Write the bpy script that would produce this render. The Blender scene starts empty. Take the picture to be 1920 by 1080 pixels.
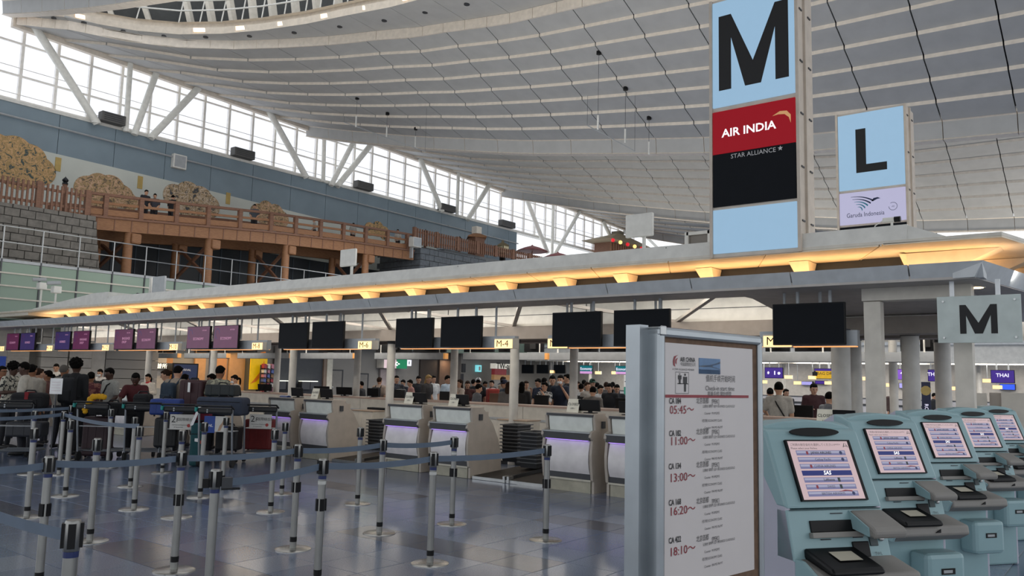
import bpy, math, random
from mathutils import Matrix, Vector
random.seed(7)
SC = bpy.context.scene
COL = SC.collection
# ---------------------------------------------------------------- camera
HC = 1.6; F = 1514.3566
RR = [[0.61439403, -0.78862664, 0.02424854], [0.10346245, 0.05006029, -0.99337278], [0.78218635, 0.61283112, 0.11234999]]
RI, DN, FW = (Vector(r) for r in RR)
cam_d = bpy.data.cameras.new('camera'); cam = bpy.data.objects.new('camera', cam_d); COL.objects.link(cam)
cam.matrix_world = Matrix(((RI.x, -DN.x, -FW.x, 0), (RI.y, -DN.y, -FW.y, 0), (RI.z, -DN.z, -FW.z, HC), (0, 0, 0, 1)))
cam_d.sensor_width = 36; cam_d.lens = F * 36 / 1920; cam_d.clip_start = .05; cam_d.clip_end = 400
SC.camera = cam
# ---------------------------------------------------------------- sky, lights, exposure
vs = SC.view_settings
vs.view_transform = 'Standard'; vs.look = 'None'; vs.gamma = 1; vs.use_curve_mapping = False
vs.exposure = 0.15
W = bpy.data.worlds.new('sky'); SC.world = W; W.use_nodes = True
bg = W.node_tree.nodes['Background']; bg.inputs[0].default_value = (.93, .96, 1, 1); bg.inputs[1].default_value = 1.25

def area(name, loc, size, power, color=(1, 1, 1), up=False, sy=None, rot=None):
    d = bpy.data.lights.new(name, 'AREA'); d.energy = power; d.color = color
    d.shape = 'RECTANGLE'; d.size = size; d.size_y = sy or size
    o = bpy.data.objects.new(name, d); COL.objects.link(o); o.location = loc
    o.rotation_euler = rot or ((math.pi, 0, 0) if up else (0, 0, 0))
    return o
KXL = 41.3
# rows of uplights standing on the roofs of the counter islands wash the hall ceiling
for y in (12, 21):
    area('ceiling_uplight', (13.4, y, 3.7), 1.2, 420, (1, .95, .88), up=True, sy=7)
for y in (2, 14, 26):
    area('ceiling_uplight', (44, y, 4.2), 1.2, 260, (1, .95, .88), up=True, sy=7)
# unseen fill lights added under the island canopies to brighten their dark insides
for y in (4, 11, 18, 25):
    area('canopy_fill', (11.5, y, 2.97), .3, 30, (1, .9, .78), sy=5)
    area('canopy_fill', (15.4, y, 2.72), .3, 36, (1, .92, .82), sy=5)
    area('bulkhead_fill', (10.62, y, 2.9), .12, 30, (1, .96, .9), sy=6, rot=(0, math.radians(-118), 0))  # added to whiten the bulkhead, hidden above the soffit edge
    area('island_fill', (KXL, y, 2.9), .5, 160, (1, .94, .86), sy=6)  # added to lift the dark next island, hidden behind its fascia
    area('island_fill', (44.2, y, 2.9), .8, 120, (1, .94, .86), sy=6)  # second added row, brightens the far wall
for y in (6, 16, 26):
    area('concourse_fill', (26, y, 9.3), 2.5, 480, (1, .95, .9))  # added fill for the dim far background, no fixture modelled

# ---------------------------------------------------------------- helpers
def ray(x, y): return RI * ((x - 960) / F) + DN * ((y - 540) / F) + FW
def atX(x, y, X): d = ray(x, y); return Vector((0, 0, HC)) + d * (X / d.x)
def atY(x, y, Y): d = ray(x, y); return Vector((0, 0, HC)) + d * (Y / d.y)
def atZ(x, y, z=0.0): d = ray(x, y); return Vector((0, 0, HC)) + d * ((z - HC) / d.z)
def atD(x, y, dep): d = ray(x, y); h = Vector((FW.x, FW.y, 0)).normalized(); return Vector((0, 0, HC)) + d * (dep / d.dot(h))
def proj(p):
    q = Vector(p) - Vector((0, 0, HC)); z = q.dot(FW)
    return (960 + F * q.dot(RI) / z, 540 + F * q.dot(DN) / z, z)
def interp(x, tab):
    if x <= tab[0][0]: return tab[0][1]
    for (a, b), (c, d) in zip(tab, tab[1:]):
        if x <= c: return b + (d - b) * (x - a) / (c - a)
    return tab[-1][1]

class MB:
    def __init__(s): s.v = []; s.f = []; s.m = []; s.k = 0
    def add(s, vs_, fs):
        o = len(s.v); s.v += [tuple(p) for p in vs_]; s.f += [tuple(i + o for i in f) for f in fs]; s.m += [s.k] * len(fs); return s
    def mat(s, k): s.k = k; return s
    def hexa(s, p):   # p: 4 bottom (ccw) + 4 top
        return s.add(p, [(3, 2, 1, 0), (4, 5, 6, 7), (0, 1, 5, 4), (1, 2, 6, 5), (2, 3, 7, 6), (3, 0, 4, 7)])
    def box(s, a, b):
        (x0, y0, z0), (x1, y1, z1) = a, b
        x0, x1 = sorted((x0, x1)); y0, y1 = sorted((y0, y1)); z0, z1 = sorted((z0, z1))
        return s.hexa([(x0, y0, z0), (x1, y0, z0), (x1, y1, z0), (x0, y1, z0), (x0, y0, z1), (x1, y0, z1), (x1, y1, z1), (x0, y1, z1)])
    def bar(s, p, q, w, h=None, up=(0, 0, 1)):   # rectangular bar from p to q
        p = Vector(p); q = Vector(q); h = h or w; d = (q - p).normalized(); u = Vector(up)
        if abs(d.dot(u)) > .98: u = Vector((1, 0, 0))
        r = d.cross(u).normalized() * (w / 2); u = r.cross(d).normalized() * (h / 2)
        P = []
        for e in (p, q): P += [e - r - u, e + r - u, e + r + u, e - r + u]
        return s.add(P, [(0, 1, 2, 3), (7, 6, 5, 4), (0, 4, 5, 1), (1, 5, 6, 2), (2, 6, 7, 3), (3, 7, 4, 0)])
    def cyl(s, p, q, r, r2=None, n=10, cap=True):
        p = Vector(p); q = Vector(q); r2 = r if r2 is None else r2
        d = (q - p).normalized(); u = Vector((0, 0, 1)) if abs(d.z) < .9 else Vector((1, 0, 0))
        a = d.cross(u).normalized(); b = d.cross(a).normalized(); P = []
        for e, R_ in ((p, r), (q, r2)):
            for i in range(n):
                t = 2 * math.pi * i / n; P.append(e + (a * math.cos(t) + b * math.sin(t)) * R_)
        fs = [(i, n + i, n + (i + 1) % n, (i + 1) % n) for i in range(n)]
        if cap: fs += [tuple(range(n)), tuple(range(2 * n - 1, n - 1, -1))]
        return s.add(P, fs)
    def tube(s, path, r, n=6):
        for a, b in zip(path, path[1:]): s.cyl(a, b, r, n=n)
        return s
    def lathe(s, prof, n=16, c=(0, 0, 0)):
        P = []; fs = []; k = len(prof)
        for (r, z) in prof:
            for i in range(n): t = 2 * math.pi * i / n; P.append((c[0] + r * math.cos(t), c[1] + r * math.sin(t), c[2] + z))
        for j in range(k - 1):
            for i in range(n): fs.append((j * n + i, j * n + (i + 1) % n, (j + 1) * n + (i + 1) % n, (j + 1) * n + i))
        fs += [tuple(range(n - 1, -1, -1)), tuple(range((k - 1) * n, k * n))]
        return s.add(P, fs)
    def ell(s, c, r, n=12, m=8, rot=None):
        P = []; fs = []; R_ = rot or Matrix.Identity(3); c = Vector(c)
        for j in range(1, m):
            a = math.pi * j / m
            for i in range(n):
                t = 2 * math.pi * i / n
                P.append(c + R_ @ Vector((r[0] * math.sin(a) * math.cos(t), r[1] * math.sin(a) * math.sin(t), r[2] * math.cos(a))))
        P += [c + R_ @ Vector((0, 0, r[2])), c - R_ @ Vector((0, 0, r[2]))]; T = len(P) - 2
        for j in range(m - 2):
            for i in range(n): fs.append((j * n + i, (j + 1) * n + i, (j + 1) * n + (i + 1) % n, j * n + (i + 1) % n))
        for i in range(n): fs += [(T, i, (i + 1) % n), (T + 1, (m - 2) * n + (i + 1) % n, (m - 2) * n + i)]
        return s.add(P, fs)
    def prism(s, poly, h0, h1, ax='x'):   # poly in the two other axes, in order
        f = {'x': lambda a, b, h: (h, a, b), 'y': lambda a, b, h: (a, h, b), 'z': lambda a, b, h: (a, b, h)}[ax]
        n = len(poly); P = [f(a, b, h0) for a, b in poly] + [f(a, b, h1) for a, b in poly]
        return s.add(P, [tuple(range(n - 1, -1, -1)), tuple(range(n, 2 * n))] + [(i, (i + 1) % n, n + (i + 1) % n, n + i) for i in range(n)])
    def loft(s, rings, cap=True):
        n = len(rings[0]); P = [p for r in rings for p in r]; fs = []
        for j in range(len(rings) - 1):
            for i in range(n): fs.append((j * n + i, j * n + (i + 1) % n, (j + 1) * n + (i + 1) % n, (j + 1) * n + i))
        if cap: fs += [tuple(range(n - 1, -1, -1)), tuple(range((len(rings) - 1) * n, len(rings) * n))]
        return s.add(P, fs)
    def mesh(s, name, mats, smooth=False):
        me = bpy.data.meshes.new(name); me.from_pydata(s.v, [], s.f)
        for m in (mats if isinstance(mats, (list, tuple)) else [mats]): me.materials.append(m)
        me.polygons.foreach_set('material_index', s.m)
        if smooth:
            me.polygons.foreach_set('use_smooth', [True] * len(s.f))
            try: me.set_sharp_from_angle(angle=math.radians(40))
            except Exception: pass
        import bmesh
        b = bmesh.new(); b.from_mesh(me); bmesh.ops.recalc_face_normals(b, faces=b.faces); b.to_mesh(me); b.free()
        me.update(); return me
    def build(s, name, mats, parent=None, smooth=False, bevel=0, seg=2):
        return ob(name, s.mesh(name, mats, smooth), parent, bevel, seg)

def ob(name, me, parent=None, bevel=0, seg=2, loc=None, rot=None):
    o = bpy.data.objects.new(name, me); COL.objects.link(o)
    if parent: o.parent = parent
    if loc: o.location = loc
    if rot: o.rotation_euler = rot
    if bevel:
        m = o.modifiers.new('bevel', 'BEVEL'); m.width = bevel; m.segments = seg; m.limit_method = 'ANGLE'; m.angle_limit = math.radians(35)
    return o
def tag(o, label, cat, group=None):
    o['label'] = label; o['category'] = cat
    if group: o['group'] = group
    return o
def thing(name, label, cat, loc=(0, 0, 0), rz=0, group=None):
    o = bpy.data.objects.new(name, None); COL.objects.link(o); o.location = loc; o.rotation_euler = (0, 0, rz); o.empty_display_size = .1
    return tag(o, label, cat, group)
def struct(o): o['kind'] = 'structure'; return o
def copy_tree(o, parent=None):
    c = o.copy(); COL.objects.link(c); c.parent = parent
    for ch in list(o.children): copy_tree(ch, c)
    return c
def MX(loc, ax, ay, az): return Matrix(((ax[0], ay[0], az[0], loc[0]), (ax[1], ay[1], az[1], loc[1]), (ax[2], ay[2], az[2], loc[2]), (0, 0, 0, 1)))
def facX(loc): return MX(loc, (0, -1, 0), (0, 0, 1), (-1, 0, 0))    # print on a face that looks along -X
def facY(loc): return MX(loc, (1, 0, 0), (0, 0, 1), (0, -1, 0))     # print on a face that looks along -Y
TXT = {}
def text(body, size, mat, parent, mw, align='CENTER', bold=0, sx=1.0, name='lettering', shear=0, width=None):
    key = (body, size, bold, align, mat.name, sx, shear, width)
    if key not in TXT:
        c = bpy.data.curves.new('lettering', 'FONT'); c.body = body; c.size = size; c.align_x = align; c.align_y = 'CENTER'
        c.offset = bold; c.resolution_u = 2; c.fill_mode = 'FRONT'; c.shear = shear
        t = bpy.data.objects.new('lettering', c); me = bpy.data.meshes.new_from_object(t)
        if width:
            xs_ = [v.co.x for v in me.vertices]; sx = width / max(1e-6, max(xs_) - min(xs_))
        for v in me.vertices: v.co.x *= sx
        me.materials.clear(); me.materials.append(mat); me.name = 'lettering'; TXT[key] = me
        bpy.data.objects.remove(t); bpy.data.curves.remove(c)
    o = bpy.data.objects.new(name, TXT[key]); COL.objects.link(o); o.parent = parent
    o.matrix_local = mw; return o
def flat(polys, mat, parent, mw, name='print'):     # flat printed shapes: list of 2D polygons
    b = MB()
    for p in polys: b.add([(x, y, 0) for x, y in p], [tuple(range(len(p)))])
    me = bpy.data.meshes.new(name); me.from_pydata(b.v, [], b.f); me.materials.append(mat)
    o = bpy.data.objects.new(name, me); COL.objects.link(o); o.parent = parent; o.matrix_local = mw; return o
def rect(x0, y0, x1, y1): return [(x0, y0), (x1, y0), (x1, y1), (x0, y1)]

# ---------------------------------------------------------------- materials
def lin(c):
    if isinstance(c, str):
        c = [int(c[i:i + 2], 16) / 255 for i in (1, 3, 5)]
        c = [x / 12.92 if x <= .04045 else ((x + .055) / 1.055) ** 2.4 for x in c]
    return tuple(c)
MATS = {}
def M(name, col, rough=.5, metal=0, emit=0, ecol=None, var=.08, scale=6, spec=.5, bump=0, bscale=60):
    if name in MATS: return MATS[name]
    m = bpy.data.materials.new(name); m.use_nodes = True; nt = m.node_tree; b = nt.nodes['Principled BSDF']
    c = lin(col)
    tc = nt.nodes.new('ShaderNodeTexCoord'); nz = nt.nodes.new('ShaderNodeTexNoise'); rp = nt.nodes.new('ShaderNodeValToRGB')
    nz.inputs['Scale'].default_value = scale; nz.inputs['Detail'].default_value = 3
    nt.links.new(tc.outputs['Object'], nz.inputs['Vector']); nt.links.new(nz.outputs['Fac'], rp.inputs['Fac'])
    rp.color_ramp.elements[0].position = .3; rp.color_ramp.elements[1].position = .7
    rp.color_ramp.elements[0].color = (*[max(0, x * (1 - var)) for x in c], 1); rp.color_ramp.elements[1].color = (*[min(1, x * (1 + var)) for x in c], 1)
    nt.links.new(rp.outputs['Color'], b.inputs['Base Color'])
    b.inputs['Roughness'].default_value = rough; b.inputs['Metallic'].default_value = metal
    b.inputs['Specular IOR Level'].default_value = spec
    if emit:
        b.inputs['Emission Color'].default_value = (*lin(ecol or col), 1); b.inputs['Emission Strength'].default_value = emit
    if bump:
        n2 = nt.nodes.new('ShaderNodeTexNoise'); n2.inputs['Scale'].default_value = bscale; nt.links.new(tc.outputs['Object'], n2.inputs['Vector'])
        bp = nt.nodes.new('ShaderNodeBump'); bp.inputs['Strength'].default_value = bump; nt.links.new(n2.outputs['Fac'], bp.inputs['Height'])
        nt.links.new(bp.outputs['Normal'], b.inputs['Normal'])
    MATS[name] = m; return m
def glass(name, tint, clear=.85, rough=.05):
    if name in MATS: return MATS[name]
    m = bpy.data.materials.new(name); m.use_nodes = True; nt = m.node_tree; out = nt.nodes['Material Output']; nt.nodes.remove(nt.nodes['Principled BSDF'])
    t = nt.nodes.new('ShaderNodeBsdfTransparent'); t.inputs[0].default_value = (*lin(tint), 1)
    g = nt.nodes.new('ShaderNodeBsdfPrincipled'); g.inputs['Base Color'].default_value = (*lin(tint), 1); g.inputs['Roughness'].default_value = rough
    x = nt.nodes.new('ShaderNodeMixShader'); x.inputs[0].default_value = clear
    nt.links.new(g.outputs[0], x.inputs[1]); nt.links.new(t.outputs[0], x.inputs[2]); nt.links.new(x.outputs[0], out.inputs[0])
    MATS[name] = m; return m
def wood(name, a, b, rough=.6, scale=(1, 1, 14)):
    if name in MATS: return MATS[name]
    m = M(name, a, rough); nt = m.node_tree; nz = [n for n in nt.nodes if n.type == 'TEX_NOISE'][0]; tc = [n for n in nt.nodes if n.type == 'TEX_COORD'][0]
    mp = nt.nodes.new('ShaderNodeMapping'); mp.inputs['Scale'].default_value = scale
    nt.links.new(tc.outputs['Object'], mp.inputs[0]); nt.links.new(mp.outputs[0], nz.inputs['Vector'])
    rp = [n for n in nt.nodes if n.type == 'VALTORGB'][0]; rp.color_ramp.elements[0].color = (*lin(a), 1); rp.color_ramp.elements[1].color = (*lin(b), 1)
    return m
white = M('white_paint', '#d9d8d2', .5); white2 = M('warm_white_paint', '#cfc9bd', .5); grey = M('light_grey_metal', '#a9adb0', .45, .2)
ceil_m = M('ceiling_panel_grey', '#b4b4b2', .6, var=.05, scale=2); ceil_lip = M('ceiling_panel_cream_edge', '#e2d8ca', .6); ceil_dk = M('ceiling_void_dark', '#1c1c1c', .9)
fasc = M('fascia_aluminium', '#c2c6c8', .5, .1); soff = M('soffit_grey', '#b5afa9', .55)
black = M('black_plastic', '#0b0b0d', .45, spec=.25); blackm = M('black_matte', '#121213', .8); screen_off = M('dark_screen', '#0e1218', .6, spec=.15)
steel = M('brushed_steel', '#aeb0b0', .32, .9); dsteel = M('dark_steel', '#4b4d50', .4, .8)
taupe = M('taupe_laminate', '#b0a79c', .5); ivory = M('ivory_panel', '#e0dcdc', .4); mint = M('pale_mint_panel', '#e0e4de', .35)
dgrey = M('dark_grey_edge', '#3a3c40', .5); ink = M('black_ink', '#0b0b0d', .6); whitep = M('white_print', '#eeeeee', .5)
brown_w = wood('cypress_wood', '#80583c', '#a37652'); brown_d = wood('fence_wood', '#6b4a3a', '#8c6650')
stone_l = M('grey_stone', '#74706a', .8, var=.2, bump=.4, bscale=14); stone_d = M('slate_stone', '#5f656b', .8, var=.18, bump=.3, bscale=14)
# ================================================================ floor
def granite(name, col, rough=.16, grid=False):
    m = M(name, col, rough, var=.22, scale=90); nt = m.node_tree; b = nt.nodes['Principled BSDF']
    b.inputs['Specular IOR Level'].default_value = .6
    if grid:
        tc = [n for n in nt.nodes if n.type == 'TEX_COORD'][0]; br = nt.nodes.new('ShaderNodeTexBrick'); mp = nt.nodes.new('ShaderNodeMapping')
        mp.inputs['Location'].default_value = (-.02, -.04, 0); br.offset = 0; br.inputs['Scale'].default_value = 1; br.inputs['Brick Width'].default_value = .51; br.inputs['Row Height'].default_value = .51
        br.inputs['Mortar Size'].default_value = .008; c = lin(col)
        br.inputs['Color1'].default_value = (*[x * .93 for x in c], 1); br.inputs['Color2'].default_value = (*[x * 1.07 for x in c], 1); br.inputs['Mortar'].default_value = (*[x * .3 for x in c], 1)
        nt.links.new(tc.outputs['Object'], mp.inputs[0]); nt.links.new(mp.outputs[0], br.inputs[0]); nt.links.new(br.outputs[0], b.inputs['Base Color'])
    return m
gr0 = granite('granite_floor', '#66728a', grid=True)
GT = [granite('granite_blue_grey', '#62708a'), granite('granite_grey', '#6e7a90'), granite('granite_pale', '#7e8799'), granite('granite_dark_brown', '#565b69')]
floor = struct(MB().box((-25, -25, -.3), (75, 40, -.004)).build('floor', gr0))
tm = [MB().hexa([(-.2515, -.2515, -.004), (.2515, -.2515, -.004), (.2515, .2515, -.004), (-.2515, .2515, -.004), (-.2505, -.2505, 0), (.2505, -.2505, 0), (.2505, .2505, 0), (-.2505, .2505, 0)]).mesh('floor_tile', g) for g in GT]
cells = []
for i in range(-6, 22):
    for j in range(-6, 24):
        x = 4.10 + .51 * i + .255; y = 4.12 + .51 * j + .255; u = proj((x, y, 0))
        if u[2] > .5 and -90 < u[0] < 2000 and u[1] < 1130: cells.append((u[2], x, y, i, j))
cells.sort()
for d_, x, y, i, j in cells[:300]:
    dark = (i % 4 == 3 and (j + 2 * (i // 4)) % 9 < 5)
    k = 3 if dark else (0, 1, 0, 2, 1, 0)[(i * 7 + j * 5 + (i * j) % 3) % 6]
    ob('floor_tile', tm[k], floor, loc=(x, y, 0))

# ================================================================ ceiling
Z1 = [(-4, 9.5), (2.55, 9.87), (5.47, 10.05), (8.54, 10.25), (13.55, 10.94), (17.15, 11.48), (21.51, 12.16), (28, 13.45), (33.73, 14.78), (37.25, 15.67)]
X0T = [(-4, 20.6), (8, 21.4), (13.5, 21.72), (17.8, 22.03), (19.9, 22.04), (22.7, 21.96), (26.1, 21.22), (28.4, 20.3), (30.44, 19.2), (32.57, 17.5), (33.86, 15.8), (34.77, 14.0), (36, 12.9), (37.3, 12.4)]
X1 = 27.7
def z1(y): return interp(y, Z1)
def sl(y):
    t = min(1, max(0, (y - 20) / 17)); t = t * t * (3 - 2 * t); return .53 * (1 - t) + .03 * t
def cz(x, y): return z1(y) + sl(y) * (X1 - x)
STY = [36.98 - 2.02 * k for k in range(23)]
def rowx(i, y):
    x0 = interp(y, X0T)
    return x0 + (X1 - x0) * i / 8 if i >= 0 else x0 + .715 * i
def section(off, rows, stations, dz=0.0):
    root = MB()
    for ya, yb in zip(stations, stations[1:]):                    # dark sheet above the panels
        for i in rows:
            P = [(rowx(i + a, y) + off, y, cz(rowx(i + a, y), y) + .24 + dz) for a, y in ((0, ya), (1, ya), (1, yb), (0, yb))]
            root.add(P, [(0, 1, 2, 3)])
    c = struct(root.build('ceiling', ceil_dk))
    for ya, yb in zip(stations, stations[1:]):
        for i in rows:
            g = .02; a = ya - g; b = yb + g; P = []
            for y, e in ((a, 0), (a, 1), (b, 1), (b, 0)):
                x = rowx(i + e, y); P.append((x + off, y, cz(x, y) + dz + (.05 if e else -.07)))
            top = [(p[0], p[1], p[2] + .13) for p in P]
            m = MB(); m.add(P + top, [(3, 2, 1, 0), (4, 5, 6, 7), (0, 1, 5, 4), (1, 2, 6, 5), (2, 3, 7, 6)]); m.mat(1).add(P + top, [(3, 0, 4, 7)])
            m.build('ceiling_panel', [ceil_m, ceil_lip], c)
    for ya, yb in zip(stations, stations[1:]):                    # band closing the low edge
        P = []
        for y in (ya - .012, yb + .012):
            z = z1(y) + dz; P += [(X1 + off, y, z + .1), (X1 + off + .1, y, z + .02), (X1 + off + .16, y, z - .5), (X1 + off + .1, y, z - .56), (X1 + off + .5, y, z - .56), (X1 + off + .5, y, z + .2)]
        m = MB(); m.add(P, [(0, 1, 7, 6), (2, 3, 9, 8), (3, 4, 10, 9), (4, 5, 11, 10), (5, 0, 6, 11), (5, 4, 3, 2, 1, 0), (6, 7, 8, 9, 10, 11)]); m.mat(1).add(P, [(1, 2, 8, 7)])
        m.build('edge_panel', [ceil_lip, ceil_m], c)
    return c
ceil1 = section(0, range(0, 8), STY)
extra = MB()                                                       # upper rows on the right, beyond the skylight ring
for ya, yb in zip(STY[12:], STY[13:]):
    for i in range(-3, 0):
        P = []
        for y, e in ((ya - .012, 0), (ya - .012, 1), (yb + .012, 1), (yb + .012, 0)):
            x = rowx(i + e, y); P.append((x, y, cz(x, y) + (.05 if e else -.07)))
        top = [(p[0], p[1], p[2] + .13) for p in P]
        m = MB(); m.add(P + top, [(3, 2, 1, 0), (4, 5, 6, 7), (0, 1, 5, 4), (1, 2, 6, 5), (2, 3, 7, 6)]); m.mat(1).add(P + top, [(3, 0, 4, 7)])
        m.build('ceiling_panel', [ceil_m, ceil_lip], ceil1)
ceil2 = section(17.8, range(-3, 8), STY)
ceil3 = section(35.6, range(2, 8), STY[:14])
ceil0 = section(-15.7, range(5, 8), STY[:13], 1.2)

# smooth edge trim where each roof bay meets the clerestory
for n_, (off, xa, xb, dz) in enumerate(((0, 12.5, 27.9, 0), (17.8, 28.6, 45.6, 0), (35.6, 46.5, 63.4, 0))):
    rings = []
    for i in range(25):
        x = xa + (xb - xa) * i / 24; z = cz(x - off, 36.8); rings.append([(x, 36.72, z - .2), (x, 36.96, z - .2), (x, 36.96, z + .2), (x, 36.72, z + .2)])
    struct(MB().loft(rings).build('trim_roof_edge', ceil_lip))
# skylight ring of the first roof bay
ringY = [36.6, 35.6, 34.8, 34.2, 33.4, 32.2, 30.6, 28.8, 26.6, 24.3, 22, 19.8, 17.6, 15.4, 13.2, 11, 8.5, 6]
def ringp(y, inw=0, up=0):
    x = interp(y, X0T); return Vector((x - inw, y, cz(x, y) - .07 + up))
ledge_m = M('ring_ledge_cream', '#d8cdbd', .6); strip_m = M('ring_lamp_warm', '#ffe6c8', .4, emit=2.2, ecol='#ffdcb4')
ring = struct(MB().add([p for y in ringY for p in (ringp(y, .05, 0), ringp(y, .05, .38))], [(2 * i, 2 * i + 1, 2 * i + 3, 2 * i + 2) for i in range(len(ringY) - 1)]).build('trim_1', ceil_lip))
for a, b in zip(ringY, ringY[1:]):
    n = 2
    for k in range(n):
        y0 = a + (b - a) * k / n - .01; y1 = a + (b - a) * (k + 1) / n + .01
        MB().hexa([ringp(y0, .02, -.02), ringp(y1, .02, -.02), ringp(y1, .09, -.02), ringp(y0, .09, -.02), ringp(y0, .02, .36), ringp(y1, .02, .36), ringp(y1, .09, .36), ringp(y0, .09, .36)]).build('fascia_panel', ceil_lip, ring)
INW = lambda y: interp(y, [(6, 3.0), (18, 2.3), (22, 1.9), (26, 1.4), (28, 1.05), (31, .65), (33, .35), (37, .2)])
for a, b in zip(ringY, ringY[1:]):
    y0 = a - .01; y1 = b + .01
    MB().hexa([ringp(y0, .1, .36), ringp(y1, .1, .36), ringp(y1, INW(y1), .45), ringp(y0, INW(y0), .45), ringp(y0, .1, .44), ringp(y1, .1, .44), ringp(y1, INW(y1), .53), ringp(y0, INW(y0), .53)]).build('soffit_panel', ceil_m, ring)
    c = ringp((a + b) / 2, INW((a + b) / 2) * .55, .385)
    MB().lathe([(.11, -.01), (.11, .03), (.09, .03), (.07, .06)], 10, c).build('downlight', dgrey, ring)
for a, b in zip(ringY, ringY[1:]):
    q = []
    for y in (a, b):
        w = INW(y); q += [ringp(y, w, .45), ringp(y, w + .04, .73), ringp(y, w - .12, .76), ringp(y, w - .12, .97), ringp(y, w + .1, .97)]
    MB().add(q, [(0, 1, 6, 5), (1, 2, 7, 6), (2, 3, 8, 7), (3, 4, 9, 8)]).build('ring_face', ledge_m, ring)
    y = (a + b) / 2; d = (b - a) * .12
    MB().hexa([ringp(y - d, INW(y) + .05, .53), ringp(y + d, INW(y) + .05, .53), ringp(y + d, INW(y) + .0, .53), ringp(y - d, INW(y) + .0, .53), ringp(y - d, INW(y) + .07, .69), ringp(y + d, INW(y) + .07, .69), ringp(y + d, INW(y) + .0, .69), ringp(y - d, INW(y) + .0, .69)]).build('ring_lamp', strip_m, ring)
# gantry inside the roof void: posts, rails and raking trusses
gan = struct(MB().tube([ringp(y, INW(y) + .05, 1.5) for y in ringY], .035).build('trim_2', white))
MB().tube([ringp(y, INW(y) + .05, 1.95) for y in ringY], .035).build('hand_rail', white, gan)
k = 0
for a, b in zip(ringY, ringY[1:]):
    n = max(1, round(abs(a - b) / .9))
    for j in range(n):
        y = a + (b - a) * j / n
        MB().bar(ringp(y, INW(y) + .05, .95), ringp(y - .12, INW(y) + .05, 2.0), .04).build('rail_post', white, gan)
    for y in ((a, (a + b) / 2) if abs(a - b) > 1.5 else (a,)):
        MB().bar(ringp(y, INW(y) - .6, .9), ringp(y + .7, INW(y) - 1.0, 3.4), .3, .2).build('raking_truss', white2, gan)
void = MB()
for a, b in zip(ringY, ringY[1:]):
    void.add([ringp(a, -1.5, .3), ringp(b, -1.5, .3), ringp(b, -1.5, 3.2), ringp(a, -1.5, 3.2)], [(0, 1, 2, 3)])
struct(void.build('wall_skylight', M('roof_void_grey', '#4a4c4c', .9)))
roofm = M('roof_slab', '#9c9c9a', .8)
for xa, xb, zz_ in ((-30, 11.5, 17.6), (21.5, 32, 21), (39.5, 52, 21), (57, 80, 21)): struct(MB().box((xa, -30, zz_), (xb, 36.5, zz_ + .3)).build('ceiling', roofm))

# thin pendant rods hanging from the roof on black rosettes
for n_, (x, y0, y1, y2, X) in enumerate([(1123, 85, 216, 243, 23.6), (1173, 162, 242, 268, 25.2), (1217, 228, 266, 290, 26.6), (673, 115, 216, 237, 24.2), (728, 177, 237, 258, 25.6), (780, 232, 256, 276, 26.9)]):
    t = thing('pendant_rod', '%s white pendant rod on a wire, %s group under the ceiling' % (('upper', 'middle', 'lower')[n_ % 3], ('right-hand', 'left-hand')[n_ // 3]), 'ceiling rod', group='pendant rods under the ceiling')
    p = atX(x, y0, X); top = cz(p.x, p.y) + .04; a = atX(x - 1, y1, X); b = atX(x - 1, y2, X)
    MB().lathe([(.09, 0), (.09, .12)], 10, (p.x, p.y, top - .14)).build('rosette', black, t)
    MB().cyl((p.x, p.y, top - .1), (p.x, p.y, a.z), .008, n=4).build('wire', dgrey, t)
    MB().cyl((p.x, p.y, a.z), (p.x, p.y, b.z), .035, n=8).build('rod', white, t)
for (q, r, X) in (((1101, 235), (1190, 283), 25.5), ((645, 229), (797, 284), 25.5)):
    a = atX(*q, X); b = atX(*r, X)
    t = thing('pendant_rail', 'thin slanting rail hung from the %s-hand rods under the ceiling' % ('right' if q[0] > 900 else 'left'), 'ceiling rail')
    MB().cyl(a, b, .022, n=6).build('rail', grey, t)
    MB().cyl(a, (a.x, a.y, cz(a.x, a.y) + .05), .006, n=4).build('wire', dgrey, t)
    MB().cyl(b, (b.x, b.y, min(20, cz(min(b.x, 27.6), b.y) + .05)), .006, n=4).build('wire', dgrey, t)

# ================================================================ far side wall with clerestory
YW = 37.0
def wz(z30): return 1.6 + (z30 - 1.6) * YW / 30
def wxx(x30): return x30 * YW / 30
SILL = wz(10.6)
wallb = M('blue_grey_wall_panel', '#80909a', .2, var=.05, scale=1.2); wall_dk = M('dark_void_wall', '#20262c', .6)
mural_m = M('mural_pale_ground', '#c3c7bf', .5, var=.05, scale=.8)
wall = struct(MB().box((6, YW, 5.0), (47.6, YW + .3, SILL)).build('wall_left', dgrey))
x = 7.4
while x < 47:
    x2 = min(x + 2.45, 47.6)
    MB().box((x + .012, YW - .05, wz(8.0)), (x2 - .012, YW, SILL - .05)).build('wall_panel', wallb, wall); x = x2
MB().tube([(6, YW - .2, wz(10.08)), (47.6, YW - .2, wz(9.85))], .045).build('wall_rail', grey, wall)
for i in range(17): MB().bar((8 + 2.45 * i, YW - .2, wz(10.06) - .01 * i), (8 + 2.45 * i, YW - .03, wz(10.06) - .01 * i), .03).build('rail_bracket', grey, wall)
MB().box((6, YW - .1, SILL - .06), (60, YW + .4, SILL + .06)).build('window_sill', white, wall)
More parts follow.
